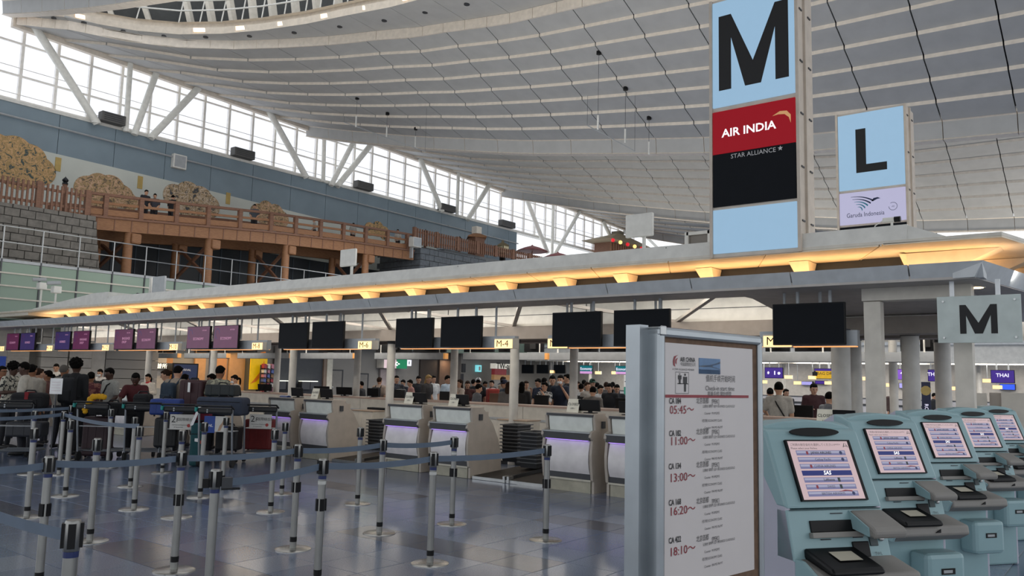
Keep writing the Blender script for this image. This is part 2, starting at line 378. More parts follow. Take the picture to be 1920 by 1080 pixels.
# mural: pale ground band and gold clouds
mtop = [(12, 9.13), (13.73 * 1.0, 9.1), (16.7, 9.04), (20.7, 8.92), (24.9, 8.79), (30, 8.6)]
mur = thing('mural', 'long painted mural of gold clouds on a pale ground behind the bridge', 'mural')
MB().prism([(wxx(8), 8.02), (wxx(31.5), 8.02), (wxx(31.5), wz(8.62)), (wxx(24.9), wz(8.79)), (wxx(20.7), wz(8.92)), (wxx(16.7), wz(9.04)), (wxx(13.7), wz(9.1)), (wxx(8), wz(9.18))], YW - .07, YW - .06, 'y').build('ground', mural_m, mur)
def cloud_mat(name, a, b, c):
    m = M(name, a, .5); nt = m.node_tree; nz = [n for n in nt.nodes if n.type == 'TEX_NOISE'][0]; rp = [n for n in nt.nodes if n.type == 'VALTORGB'][0]
    nz.inputs['Scale'].default_value = 4.2; nz.inputs['Detail'].default_value = 8; nz.inputs['Distortion'].default_value = 1.2
    rp.color_ramp.interpolation = 'CONSTANT'; e = rp.color_ramp.elements; e[0].position = 0; e[0].color = (*lin(c), 1); e[1].position = .4; e[1].color = (*lin(a), 1)
    for p, q in ((.5, b), (.56, a), (.62, c), (.66, b)): n = e.new(p); n.color = (*lin(q), 1)
    return m
clm = [cloud_mat('mural_gold_green', '#a98a58', '#c9a070', '#3a4a48'), cloud_mat('mural_gold_rose', '#a58a60', '#cba588', '#6a5a4a'), cloud_mat('mural_gold_ink', '#a08866', '#c8b6a0', '#44464a')]
def lobed(cx, cy, lobes):
    P = []
    for i in range(64):
        t = 2 * math.pi * i / 64; r = max((lx * math.cos(t) + ly * math.sin(t)) + math.sqrt(max(0, lr * lr - (lx * math.sin(t) - ly * math.cos(t)) ** 2)) if lr * lr > (lx * math.sin(t) - ly * math.cos(t)) ** 2 else 0 for lx, ly, lr in lobes)
        P.append((cx + r * math.cos(t), cy + r * math.sin(t)))
    return P
for (px_, py_, m_, lob) in ((38, 306, 0, [(-1.6, .5, 1.3), (-.4, .7, 1.2), (.6, .4, 1.15), (1.4, -.3, 1.0), (0, -.4, 1.5)]),
                            (195, 358, 1, [(-1.2, -.1, 1.0), (-.4, .3, 1.0), (.5, .25, 1.1), (1.4, -.15, .9), (2.0, -.5, .7), (0, -.4, 1.3)]),
                            (360, 376, 2, [(-1.3, .1, .8), (-.3, .35, .95), (.6, .2, .95), (1.3, -.2, .85), (0, -.3, 1.1)]),
                            (502, 400, 1, [(-1.0, -.1, .8), (-.2, .4, .75), (.8, .1, .9), (1.5, -.3, .8), (0, -.3, 1.0)]),
                            (706, 432, 0, [(-.9, 0, .7), (.2, .2, .8), (1.1, -.1, .7)])):
    p = atY(px_, py_, YW - .1); ks = .6 if px_ != 360 else .72; lob = [(u * ks, v * ks * .95, r_ * ks) for u, v, r_ in lob]
    MB().prism(lobed(p.x, p.z, lob), YW - .1, YW - .075, 'y').build('gold_cloud', clm[m_], mur)
gold = M('gold_cartouche', '#b49a5a', .5)
for (px_, py_) in ((109, 308), (263, 342), (428, 372)):
    p = atY(px_, py_, YW - .1); MB().box((p.x - .12, YW - .1, p.z - .3), (p.x + .12, YW - .07, p.z + .3)).build('cartouche', gold, mur)
# clerestory
glz = glass('clerestory_glass', '#fbfcff', .93); mull = M('mullion_cream', '#f1ede6', .5)
def roofz(x):
    xl = x
    while xl > X1 + 1.0: xl -= 17.8
    return cz(xl, YW) if xl > 12.4 else cz(12.4, YW) + .9
win = struct(MB().box((6, YW + .02, SILL + .06), (66, YW + .12, SILL + .16)).build('window_1', mull))
xs = [atY(p, 232, YW).x for p in (37, 97)]
pitch = 1.42; x = wxx(10.62) - pitch * 3
while x < 66:
    zt = 17.5
    MB().box((x - .06, YW + .05, SILL), (x + .06, YW + .22, zt)).build('mullion', mull, win)
    for (za, zb) in ((SILL + .16, SILL + 1.15), (SILL + 1.25, SILL + 2.55), (SILL + 2.65, SILL + 4.4)):
        MB().box((x + .07, YW + .1, za), (x + pitch - .07, YW + .115, zb)).build('pane', glz, win)
    x += pitch
for dz in (1.2, 2.6): MB().box((6, YW + .06, SILL + dz - .04), (66, YW + .16, SILL + dz + .04)).build('transom', mull, win)
for dz in (.35, 1.5): MB().tube([(6, YW - .02, SILL + dz), (66, YW - .02, SILL + dz)], .018, 5).build('window_rail', mull, win)
strut_m = M('strut_white_paint', '#e9e8e0', .45)
S_ = [((75, 65), (180, 228), .17), ((243, 142), (236, 243), .12), ((283, 165), (253, 249), .15), ((352, 186), (285, 256), .17), ((517, 231), (573, 330), .17), ((608, 252), (606, 338), .12), ((658, 275), (622, 345), .15), ((682, 288), (634, 347), .17),
      ((797, 320), (828, 394), .17), ((859, 338), (857, 402), .12), ((912, 355), (878, 410), .17), ((992, 385), (1026, 472), .17), ((1037, 398), (1035, 476), .12), ((1079, 410), (1042, 474), .15), ((1138, 430), (1148, 450), .17), ((1220, 452), (1232, 464), .15)]
for n_, (a, b, r) in enumerate(S_):
    p = atY(*a, YW - .35); q = atY(*b, YW - .35); d = (p - q).normalized()
    s_ = MB().cyl(q - d * .1, p + d * .9, r, n=12).build('trim_%d' % (n_ + 3), strut_m, smooth=True); struct(s_)
    MB().lathe([(r * 1.15, -.08), (r * 1.15, .02), (r, .06)], 12, q).build('strut_foot', strut_m, s_)
boxm = M('equipment_grey', '#5b5a58', .6)
for n_, (x0, y0, x1_, y1_) in enumerate([(185, 222, 232, 240), (434, 288, 474, 304), (665, 350, 696, 363), (823, 392, 850, 402), (937, 423, 962, 432)]):
    a = atY(x0, y1_, YW - .3); b = atY(x1_, y0, YW - .3)
    t = thing('ventilation_unit', '%s grey ventilation box on the clerestory sill from the left' % ('first', 'second', 'third', 'fourth', 'fifth')[n_], 'ventilation unit', (0, 0, 0), 0, 'ventilation boxes on the sill')
    MB().box((a.x, YW - .55, SILL + .06), (b.x, YW - .12, SILL + .06 + .45)).build('casing', boxm, t, bevel=.03)
    for i in range(4): MB().box((a.x + .1, YW - .565, SILL + .14 + .09 * i), (b.x - .1, YW - .55, SILL + .17 + .09 * i)).build('vent_slat', dgrey, t)
p = atY(334, 304, YW - .1); t = thing('wall_speaker', 'white square loudspeaker box on the blue-grey wall', 'speaker')
MB().box((p.x - .35, YW - .3, p.z - .35), (p.x + .35, YW - .05, p.z + .35)).build('cabinet', white, t, bevel=.03)
MB().box((p.x - .28, YW - .31, p.z - .28), (p.x + .28, YW - .3, p.z + .28)).build('grille', grey, t)

# ================================================================ upper gallery: slab, glass front, rails
GZ = 5.21
slab = struct(MB().box((4, 30.05, GZ - .12), (60, 37, GZ)).build('floor_gallery', M('gallery_slab', '#8f938e', .6)))
struct(MB().box((4, 36.7, GZ), (60, 36.9, 8.0)).build('wall_gallery', wall_dk))
for i in range(26): MB().box((14 + i * 1.1, 36.66, GZ), (14.05 + i * 1.1, 36.7, 7.9)).build('wall_batten', M('void_batten', '#39444e', .5), bpy.data.objects['wall_gallery'])
grn = glass('gallery_green_glass', '#9fb5a4', .25, .15)
gl = struct(MB().box((4, 29.98, GZ - .1), (40, 30.04, GZ)).build('trim_gallery', grey))
for (z0, z1_) in ((4.76, 5.1), (4.33, 4.73), (3.9, 4.3), (3.2, 3.87)):
    for i in range(-2, 14):
        xa = 10.55 + 1.235 * i
        MB().box((xa + .03, 30.0, z0), (xa + 1.205, 30.02, z1_)).build('glass_panel', grn, gl)
for z in (4.745, 4.315, 3.885): MB().box((6, 29.95, z - .025), (32, 30.0, z + .025)).build('glazing_bar', white2, gl)
for i in range(-2, 18):
    xa = 10.55 + 1.235 * i
    MB().box((xa - .025, 29.97, 3.2), (xa + .025, 30.03, GZ)).build('post_lower', dsteel, gl)
    MB().cyl((xa, 30, GZ), (xa, 30, 6.32), .022, n=6).build('rail_post', steel, gl)
for z in (6.32, 5.78): MB().cyl((6, 30, z), (34, 30, z), .022, n=6).build('hand_rail', steel, gl)
bk = struct(MB().box((4, 30.6, 3.0), (60, 30.7, GZ - .12)).build('wall_spandrel', M('spandrel_green', '#6f8074', .7)))

# ================================================================ wooden bridge
YB = 32.5; kb = YB / 30
RT = [(a * kb, 1.6 + (b - 1.6) * kb) for a, b in ((12.6, 7.93), (13.07, 7.98), (15.02, 8.12), (17.78, 8.35), (20.95, 8.62), (24.9, 8.84), (29.9, 9.03))]
rt = lambda x: interp(x, RT)
br = thing('wooden_bridge', 'arched brown wooden bridge on timber piers above the gallery', 'bridge')
XA, XB = 13.25 * kb, 29.8 * kb
xsb = [XA + (XB - XA) * i / 24 for i in range(25)]
def beam(y0, y1, d0, d1, name, m_):
    b = MB(); rings = []
    for x in xsb:
        z = rt(x); rings.append([(x, y0, z - d0), (x, y1, z - d0), (x, y1, z - d1), (x, y0, z - d1)])
    b.loft(rings).build(name, m_, br)
beam(YB, YB + 3.6, .92, 1.0, 'deck', brown_w)
for yy in (YB - .05, YB + 3.4): beam(yy, yy + .2, .98, 1.45, 'side_beam', brown_w)
beam(YB - .12, YB - .05, .88, .97, 'edge_board', brown_d)
for yy in (YB + .02, YB + 3.45):
    beam(yy - .06, yy + .06, -.05, .06, 'top_rail', brown_d); beam(yy - .035, yy + .035, .3, .4, 'middle_rail', brown_w); beam(yy - .04, yy + .04, .6, .84, 'lower_rail', brown_w)
pm = MB().box((-.09, -.09, -.95), (.09, .09, -.02)).mesh('rail_post', brown_d); am = MB().box((-.05, -.02, -.9), (.05, .06, -.3)).mesh('baluster', brown_w)
for px_ in (163, 196, 263, 330, 390, 450, 508, 555, 602, 645, 687, 728, 765):
    x = atY(px_, 405, YB).x
    ob('rail_post', pm, br, loc=(x, YB, rt(x))); ob('rail_post', pm, br, loc=(x, YB + 3.45, rt(x)))
for i in range(26):
    x = XA + .3 + i * (XB - XA - .5) / 25; ob('deck_joint', MB().box((-.02, -.02, -.98), (.02, 0, -1.44)).mesh('deck_joint', brown_d), br, loc=(x, YB - .05, rt(x)))
for px_ in (243, 395, 540, 690):
    for yy in (YB + .15, YB + 2.9):
        x = atY(px_, 460, YB).x; z = rt(x) - 1.45
        MB().cyl((x, yy, GZ), (x, yy, z), .2, .18, 14).build('pier', brown_w, br, smooth=True)
        MB().box((x + .0, yy - .3, z - .45), (x + .42, yy + .3, z - .02)).build('pier_cap', brown_w, br, bevel=.06)
    MB().bar((x, YB + .2, GZ + .6), (x + .1, YB + 2.9, rt(x) - 1.6), .12).build('brace', brown_d, br); MB().bar((x, YB + 2.9, GZ + .6), (x + .1, YB + .2, rt(x) - 1.6), .12).build('brace', brown_d, br)
# stone abutments
sm = M('stone_joint_dark', '#3c3a37', .9)
def stonewall(name, label, x0, x1_, yf, zt0, zt1, batter, mat_, bw, bh, leftface=False):
    t = thing(name, label, 'stone wall')
    MB().prism([(x0, GZ), (x1_ + batter, GZ), (x1_, zt1 - .02), (x0, zt0 - .02)], yf + .03, yf + 3.4, 'y').build('core', sm, t)
    n = int((zt0 - GZ) / bh) + 2
    for r in range(n):
        za = GZ + r * bh; x = x0 - (bw / 2 if r % 2 else 0)
        while x < x1_ + batter:
            xa, xb = max(x, x0), min(x + bw, x1_ + batter * (1 - (za + bh / 2 - GZ) / (zt1 - GZ)))
            zb = min(za + bh, zt0 + (zt1 - zt0) * (x - x0) / (x1_ - x0))
            if xb - xa > .08 and zb - za > .06:
                MB().box((xa + .015, yf + random.uniform(-.02, .015), za + .015), (xb - .015, yf + .06, zb - .015)).build('stone_block', mat_, t)
            x += bw
    if leftface:
        for r in range(n):
            za = GZ + r * bh; y = yf - (.25 if r % 2 else 0)
            while y < yf + 3.3:
                MB().box((x0 - .04, max(y, yf) + .015, za + .015), (x0 + .03, y + bw - .015, min(za + bh, zt0) - .015)).build('stone_block', mat_, t); y += bw
    return t
stonewall('stone_abutment', 'warm grey stone block wall under the picket fence, left of the bridge', 9.6, 13.25 * kb, YB - .6, 1.6 + (7.1 - 1.6) * (YB - .6) / 30, 1.6 + (7.17 - 1.6) * (YB - .6) / 30, .35, stone_l, .52, .3)
a = atY(790, 462, YB - .3); b = atY(912, 487, YB - .3)
stonewall('stone_abutment', 'blue-grey stone block wall at the right end of the bridge', a.x, b.x, YB - .3, a.z, b.z + .05, .2, stone_d, .72, .34, True)
# picket fences
def fence(label, x0, x1_, yf, zb, zt, step, w):
    t = thing('picket_fence', label, 'fence'); n = int((x1_ - x0) / step)
    for i in range(n):
        x = x0 + i * step; f = i / n; b0 = zb[0] + (zb[1] - zb[0]) * f; t0 = zt[0] + (zt[1] - zt[0]) * f
        MB().box((x - w / 2, yf - .03, b0), (x + w / 2, yf + .03, t0)).build('picket', brown_d, t)
    m = n // 9
    for i in range(m + 1):
        f = i / m; x = x0 + (x1_ - x0) * f; b0 = zb[0] + (zb[1] - zb[0]) * f; t0 = zt[0] + (zt[1] - zt[0]) * f
        MB().box((x - .09, yf - .02, b0), (x + .09, yf + .16, t0 + .05)).build('fence_post', brown_d, t)
    for h in (.25, .8):
        MB().bar((x0, yf + .05, zb[0] + (zt[0] - zb[0]) * h), (x1_, yf + .05, zb[1] + (zt[1] - zb[1]) * h), .05, .1).build('fence_rail', brown_d, t)
    return t
a = atY(0, 381, YB - .5); b = atY(163, 400, YB - .5); c = atY(0, 328, YB - .5); d = atY(163, 358, YB - .5)
fence('brown picket fence on top of the left stone wall', a.x - .5, b.x, YB - .5, (a.z - .03, b.z - .1), (c.z, d.z), .17, .07)
a = atY(778, 458, YB - .2); b = atY(1024, 495, YB - .2); c = atY(778, 427, YB - .2); d = atY(1024, 483, YB - .2)
fence('long brown picket fence on the right stone wall past the bridge', a.x, b.x, YB - .2, (a.z, b.z), (c.z, d.z), .2, .09)
struct(MB().box((b.x - 10, YB + .1, GZ), (b.x + 26, YB + 4, b.z - .35)).build('floor_terrace', M('terrace_grey', '#6b6f72', .8)))
bronze = M('finial_bronze', '#1c2024', .4, .6)
for n_, (px_, py_, lab) in enumerate([(123, 335, 'dark bronze onion finial on the fence post above the left stone wall'), (798, 432, 'dark bronze onion finial at the left end of the right-hand fence'), (862, 445, 'dark bronze onion finial halfway along the right-hand fence')]):
    p = atY(px_, py_, YB + .2); t = thing('post_finial', lab, 'post finial', (p.x, YB + .2, p.z - .2), 0); t.scale = (.65, .65, .6)
    MB().lathe([(.13, -2.4), (.13, -.1), (.17, -.06)], 12).build('post', brown_d, t, smooth=True)
    MB().lathe([(.16, -.06), (.16, .05), (.1, .08), (.16, .16), (.18, .24), (.12, .33), (.03, .42), (.0, .5)], 12).build('onion_cap', bronze, t, smooth=True)
p = atY(766, 452, YB - .4); t = thing('wall_speaker', 'white box speaker at the right end of the bridge rail', 'speaker', (p.x, YB - .5, p.z)); MB().box((.1, -.2, -.3), (.75, .2, .25)).build('cabinet', white, t, bevel=.03); MB().box((.13, -.21, -.26), (.72, -.2, .21)).build('grille', grey, t); MB().box((.3, .1, -.9), (.4, .3, -.3)).build('bracket', grey, t)
# lantern, little roofed post, parasols, festival stall on the terrace
p = atY(942, 480, YB + .6); t = thing('stone_lantern', 'black framed lantern with a lit paper box behind the right-hand fence', 'lantern', (p.x, YB + .6, p.z - .6))
MB().lathe([(.2, 0), (.2, .75), (.26, .8)], 6).build('post', black, t); MB().box((-.3, -.3, .8), (.3, .3, 1.25)).build('lamp_box', M('lantern_paper', '#e8dcb8', .6), t)
for sx in (-.3, .27):
    for sy in (-.3, .27): MB().box((sx, sy, .8), (sx + .04, sy + .04, 1.25)).build('lamp_frame', black, t)
MB().lathe([(.55, 1.24), (.5, 1.3), (.12, 1.5), (.1, 1.62), (.0, 1.66)], 4).build('roof', M('lantern_roof', '#7d7258', .7), t)
p = atY(893, 462, YB + .5); t = thing('roofed_signpost', 'small brown roofed notice post behind the right-hand fence', 'notice post', (p.x, YB + .5, p.z - .7))
MB().box((-.45, -.3, 0), (.45, .3, 1.25)).build('body', brown_d, t); MB().lathe([(.85, 1.22), (.8, 1.3), (.3, 1.5), (.0, 1.52)], 4).build('roof', brown_w, t); MB().box((-.25, -.2, 1.5), (.25, .2, 1.95)).build('cap_box', white2, t)
redp = M('parasol_red', '#7c1f22', .6)
for n_, (px_, py_, lab) in enumerate([(998, 464, 'red paper parasol beside the raking white columns, upper of two'), (1046, 477, 'red paper parasol peeking over the canopy roof, lower of two')]):
    p = atY(px_, py_, 34.5); t = thing('paper_parasol', lab, 'parasol', (p.x, 34.5, p.z - 2.3))
    MB().lathe([(1.15, 2.0), (1.1, 2.05), (.6, 2.27), (.1, 2.42), (.02, 2.5)], 24).build('canopy', redp, t); MB().cyl((0, 0, -1), (0, 0, 2.3), .04, n=8).build('pole', brown_d, t)
    for i in range(12):
        q = 2 * math.pi * i / 12; MB().bar((0, 0, 2.2), (1.05 * math.cos(q), 1.05 * math.sin(q), 1.98), .02).build('rib', brown_d, t)
a = atY(1125, 472, 36); b = atY(1200, 445, 36); t = thing('festival_stall', 'wooden festival stall with a hipped roof and red lanterns on the terrace', 'stall', (0, 0, 0))
z0 = a.z - 1.2; zr = atY(1125, 455, 36).z
MB().box((a.x, 35, z0), (b.x - .5, 36.6, zr)).build('wall', brown_d, t)
for i in range(16): MB().box((a.x + i * (b.x - .5 - a.x) / 16, 34.95, z0), (a.x + .1 + i * (b.x - .5 - a.x) / 16, 35.0, zr)).build('wall_board', brown_w, t)
c0 = atY(1106, 456, 36).x; c1 = b.x + .5; mx = (c0 + c1) / 2
MB().add([(c0, 34, zr), (c1, 34, zr), (c1, 36.9, zr), (c0, 36.9, zr), (mx - .6, 35.6, zr + 1.15), (mx + .6, 35.6, zr + 1.15)], [(0, 1, 5, 4), (1, 2, 5), (2, 3, 4, 5), (3, 0, 4), (3, 2, 1, 0)]).build('roof', M('stall_roof_straw', '#a89a80', .8), t)
MB().box((mx - .4, 35.6, zr + 1.05), (mx + .4, 36.4, zr + 1.4)).build('roof_cap', M('stall_cap', '#77705f', .8), t)
lr = M('lantern_red', '#d0202c', .5, emit=.8); ly = M('lantern_yellow', '#ffd27a', .5, emit=1.4)
for i in range(8):
    x = c0 + .3 + i * (c1 - c0 - .6) / 7
    l = tag(MB().lathe([(.06, -.15), (.13, -.1), (.16, 0), (.13, .1), (.06, .15)], 12, (x, 33.95, zr - .16)).build('paper_lantern', ly if i in (1, 3) else lr, smooth=True), '%s paper lantern under the stall eave, %s from the left' % ('yellow' if i in (1, 3) else 'red', ('first', 'second', 'third', 'fourth', 'fifth', 'sixth', 'seventh', 'eighth')[i]), 'lantern', 'paper lanterns on the festival stall')
# ================================================================ counter island canopy
FX = 9.6; FT = 2.958; FB = 2.81; XM = 12.9
can = struct(MB().prism([(10.45, 4.2), (10.45, 29), (9.68, 29), (9.68, 1.36), (12.9, .8), (16.12, 1.36), (16.12, 29), (15.35, 29), (15.35, 4.2)], FB - .03, FB + .03, 'z').build('ceiling_canopy', soff))
seams = [29, 27, 25.4, 23.7, 22.1, 20.5, 18.9, 17.2, 15.6, 14.0, 12.4, 10.75, 9.12, 7.5, 5.87, 4.6, 3.3, 2.0, 1.28]
def fpanel(p, q, nrm):   # p,q plan points; nrm outward plan normal
    d = (Vector(q) - Vector(p)).normalized() * .008; p = Vector(p) + d; q = Vector(q) - d; P = []
    for e in (p, q):
        for off, z in ((0, FT), (-.09, FB - .02), (-.3, FB - .02), (-.3, FT)): P.append((e.x + nrm[0] * off, e.y + nrm[1] * off, z))
    MB().add(P, [(0, 1, 5, 4), (1, 2, 6, 5), (2, 3, 7, 6), (3, 0, 4, 7), (3, 2, 1, 0), (4, 5, 6, 7)]).build('fascia_panel', fasc, can)
for a, b in zip(seams, seams[1:]): fpanel((FX, a), (FX, b), (-1, 0)); fpanel((16.2, b), (16.2, a), (1, 0))
fpanel((FX, 1.28), (11.25, .985), (-.174, -.985)); fpanel((11.25, .985), (XM, .69), (-.174, -.985)); fpanel((XM, .69), (14.5, .985), (.174, -.985)); fpanel((14.5, .985), (16.2, 1.28), (.174, -.985))
MB().box((9.9, 1.5, FB + .06), (10.45, 29, FB + .12)).build('canopy_top', white2, can)
MB().prism([(10.45, 1.45), (12.9, 1.0), (15.35, 1.45), (15.35, 29), (10.45, 29)], 3.0, 3.04, 'z').build('canopy_top', white2, can)
MB().box((10.43, 1.45, FB + .03), (10.45, 29, 3.04)).build('canopy_upstand', white2, can)
# upper cornice whose underside is washed by warm lamps on the canopy roof
cornice_m = M('cornice_cream', '#dccfb9', .5)
SOF = 3.26
fins = [y * 10.6 / 10.04 for y in (2.09, 3.39, 4.68, 5.99, 7.07, 8.24, 9.3, 10.34, 11.55, 12.63, 13.71)] + [15.7 + 1.2 * i for i in range(11)]
corn = struct(MB().box((10.12, 2.3, SOF + .06), (15.7, 22, 3.4)).build('trim_cornice', white2))
edges = [2.36] + [(a + b) / 2 - .5 for a, b in zip(fins, fins[1:])] + [28.8]
def ynear(y): return y * 10.05 / 10.6
for a, b in zip(edges, edges[1:]):
    g = .008
    P = [(10.05, a + g, SOF), (11.1, a + g + .5, SOF + .01), (11.1, b - g + .5, SOF + .01), (10.05, b - g, SOF)]
    MB().hexa(P + [(x, y, z + .02) for x, y, z in P]).build('cornice_panel', cornice_m, corn)
for y in fins:
    MB().hexa([(10.98, y - .08, 3.04), (11.1, y - .08, 3.04), (11.1, y + .08, 3.04), (10.98, y + .08, 3.04), (10.75, y - .13, SOF), (11.1, y - .13, SOF), (11.1, y + .13, SOF), (10.75, y + .13, SOF)]).build('bracket', cornice_m, corn)
MB().box((11.12, 2.4, 3.04), (11.16, 28.8, SOF + .02)).build('gap_shade_sheet', M('gap_shade_dark', '#2c3036', .7), corn)  # dark sheet added to paint the shade in the gaps below the cornice
# end of the cornice, a low hipped point with the same lit underside
for (p, q) in (((10.05, 1.15), (12.9, .45)), ((12.9, .45), (15.75, 1.15))):
    P = [(p[0], p[1], SOF), (q[0], q[1], SOF), (q[0], q[1] + 1.5, SOF + .01), (p[0], p[1] + 1.2, SOF + .01)]
    MB().hexa(P + [(x, y, z + .02) for x, y, z in P]).build('cornice_panel', cornice_m, corn)
for (x, y) in ((10.9, 1.75), (11.9, 1.5), (12.9, 1.35)):
    MB().hexa([(x - .1, y, 3.04), (x + .1, y, 3.04), (x + .1, y + .5, 3.04), (x - .1, y + .5, 3.04), (x - .16, y - .5, SOF), (x + .16, y - .5, SOF), (x + .16, y + .5, SOF), (x - .16, y + .5, SOF)]).build('bracket', cornice_m, corn)
lampw = (1, .6, .28)
for y in (3.2, 7.4, 11.6, 15.8, 20, 24.4): area('cornice_lamp', (10.75, y, 3.06), .5, 14, lampw, up=True, sy=4.1)
area('cornice_lamp', (12.4, 1.75, 3.06), 2.6, 10, lampw, up=True, sy=.4)
MB().prism([(10.05, 1.15), (12.9, .45), (15.75, 1.15), (15.75, 29), (10.05, 29)], SOF + .022, SOF + .06, 'z').build('cornice_top', white2, corn)
# ridge on top of the cornice
ridge = struct(MB().prism([(10.06, SOF + .03), (10.12, 3.51), (15.6, 3.51), (15.66, SOF + .03)], 2.1, 21.4, 'y').build('trim_ridge', white))
MB().add([(10.08, 2.1, SOF + .06), (10.14, 2.1, 3.5), (15.6, 2.1, 3.5), (15.66, 2.1, SOF + .06), (10.1, 1.7, SOF + .07), (15.66, 1.7, SOF + .07)], [(0, 1, 2, 3), (0, 4, 1), (1, 4, 5, 2), (2, 5, 3)]).build('ridge_end', white, ridge)
for y in (5.2, 9.1, 13.0, 17.1): MB().box((10.11, y - .006, SOF + .07), (10.15, y + .006, 3.49)).build('ridge_seam', dgrey, ridge)
MB().prism([(21.4, SOF + .06), (21.4, 3.63), (22.2, 3.63), (26, 3.34), (26.3, SOF - .02)], 10.1, 12.5, 'x').build('ridge_end_box', white, ridge)
MB().box((10.06, 24.9, SOF + .02), (10.1, 25.8, 3.28)).build('vent_grille', grey, ridge)
MB().prism([(26.3, SOF - .1), (26.3, SOF), (28.9, SOF), (28.9, SOF - .1)], 10.1, 15.6, 'x').build('ridge_tail', white2, ridge)
# inside of the canopy: white bulkhead, beam, braces, columns
bulk = struct(MB().box((12.2, 2.4, 2.6), (12.26, 29, 3.0)).build('wall_bulkhead', white))
for y in (4.4, 7.85, 11.2, 14.6, 18.0, 21.4, 24.8): MB().box((12.19, y - .006, 2.6), (12.2, y + .006, 2.99)).build('panel_seam', dgrey, bulk)
MB().box((12.185, 4.2, 2.81), (12.2, 29, 2.82)).build('panel_seam', dgrey, bulk)
beamm = M('beam_grey_brown', '#8f8780', .6)
MB().box((12.1, 1.6, 2.36), (12.5, 29, 2.6)).build('beam', beamm, bulk); MB().box((13.3, 1.6, 2.36), (13.7, 29, 2.6)).build('beam', beamm, bulk)
MB().box((12.5, 1.6, 2.56), (13.3, 29, 2.6)).build('beam_deck', beamm, bulk)
MB().prism([(10.45, FB), (12.2, 2.62), (12.2, FB + .02), (10.45, FB + .02)], 1.6, 4.2, 'y').build('sloped_soffit', soff, bulk)
colm = M('column_pale_grey', '#c2c0ba', .5)
CY = [(23.2, 0), (19.8, 0), (16.35, 0), (12.93, 0), (9.53, 0), (6.1, 0)]
n_ = 3
for y, _ in CY:
    for x in (12.3, 14.35):
        c = struct(MB().cyl((x, y, 0), (x, y, 2.36 if x < 13 else 2.5), .088, n=16).build('column_%d' % n_, colm, smooth=True)); n_ += 1
        if x < 13:
            MB().lathe([(.1, 2.3), (.1, 2.36)], 16, (x, y, 0)).build('collar', dgrey, c)
            for s_ in (-1, 1): MB().bar((x - .05, y, 2.62), (10.5, y + s_ * 1.5, FB + .05), .07, .05).build('brace', soff, c)
for (px_, X, r) in ((1577, 11.6, .125), (1605, 13.6, .09), (1675, 16.0, .075), (1708, 12.6, .12), (1768, 14.4, .12)):
    p = atX(px_, 700, X); h = 2.4 if X < 15 else 2.6
    c = struct(MB().cyl((p.x, p.y, 0), (p.x, p.y, h), r, n=16).build('column_%d' % n_, colm, smooth=True)); n_ += 1
    MB().lathe([(r * 1.08, h - .05), (r * 1.08, h)], 16, (p.x, p.y, 0)).build('collar', dgrey, c)
# white portal frame at the end of the island
PX = 10.15
yl = (atX(1622, 700, PX).y, atX(1654, 700, PX).y); yr = (atX(1790, 700, PX).y, atX(1825, 700, PX).y)
por = struct(MB().box((PX, yr[1] - .01, 2.63), (PX + .2, yl[0] + .02, 2.79)).build('trim_portal', white2, bevel=.004))
for a, b in (yl, yr): MB().box((PX, b, 0), (PX + .16, a, 2.622)).build('portal_post', white2, por, bevel=.004)
p0 = atX(1793, 736, 11.4); p1 = atX(1850, 780, 11.4)
for (xa, xb, d, m_) in ((1793, 1849, 0, white2), (1852, 1874, .12, taupe), (1876, 1935, .05, white2)):
    p0 = atX(xa, 736, 11.4); p1 = atX(xb, 736, 11.4)
    MB().box((11.4 + d, p1.y, 0), (11.46 + d, p0.y, p0.z)).build('partition_panel', m_, por)
# round downlight near the corner
p = atZ(1830, 537, FB - .02)
t = thing('canopy_downlight', 'round lit downlight in the canopy soffit near its corner', 'ceiling light', (p.x, p.y, FB - .02))
MB().lathe([(.1, -.015), (.1, 0)], 16).build('trim_ring', white, t); MB().lathe([(.075, -.02), (.075, -.012)], 16).build('lens', M('downlight_lens', '#ffe4bd', .4, emit=6, ecol='#ffdca8'), t)

# ================================================================ big letter towers
lite = M('lightbox_blue_white', '#46525c', .4, emit=.62, ecol='#a8cfee', spec=.2); redl = M('lightbox_red', '#400810', .4, emit=.4, ecol='#c00820', spec=.2); pale = M('lightbox_lilac_white', '#4c4c5c', .4, emit=.6, ecol='#d0ceee', spec=.2)
frame_m = M('tower_frame_cream', '#c4b8aa', .5)
def letterM(t, mw, w, h, s_):
    a, b = w / 2, h / 2; d = s_ * .62
    flat([[(-a, -b), (-a + s_, -b), (-a + s_, b), (-a, b)], [(a - s_, -b), (a, -b), (a, b), (a - s_, b)], [(-a + s_, b), (-a + s_, b - s_ * 1.9), (-d, -b), (0, -b), (0, -b + s_ * 1.9)], [(a - s_, b), (0, -b + s_ * 1.9), (0, -b), (d, -b), (a - s_, b - s_ * 1.9)]], ink, t, mw, 'letter')
def tower(label, X, y0, y1, z0, z1_, depth, name='letter_tower'):
    t = thing(name, label, 'sign tower', (X, (y0 + y1) / 2, z0)); w = (y0 - y1) / 2; H = z1_ - z0
    MB().box((.03, -w, 0), (depth, w, H)).build('body', frame_m, t)
    for s_ in (-1, 1): MB().box((0, s_ * w - .02, 0), (.05, s_ * w + .02, H)).build('edge_frame', frame_m, t)
    MB().box((depth * .42, -w - .03, 0), (depth * .5, w + .03, H)).build('side_rib', frame_m, t)
    for i in range(5):
        for xx in (depth * .18, depth * .72): MB().box((xx, -w - .012, .4 + i * .7), (xx + .1, -w, .42 + i * .7)).build('side_slot', dgrey, t)
    return t, w
t, w = tower('tall illuminated tower sign with a black letter M above a red airline panel', 10.0, 4.48, 3.31, 3.27, 6.85, .62); b0 = 3.27
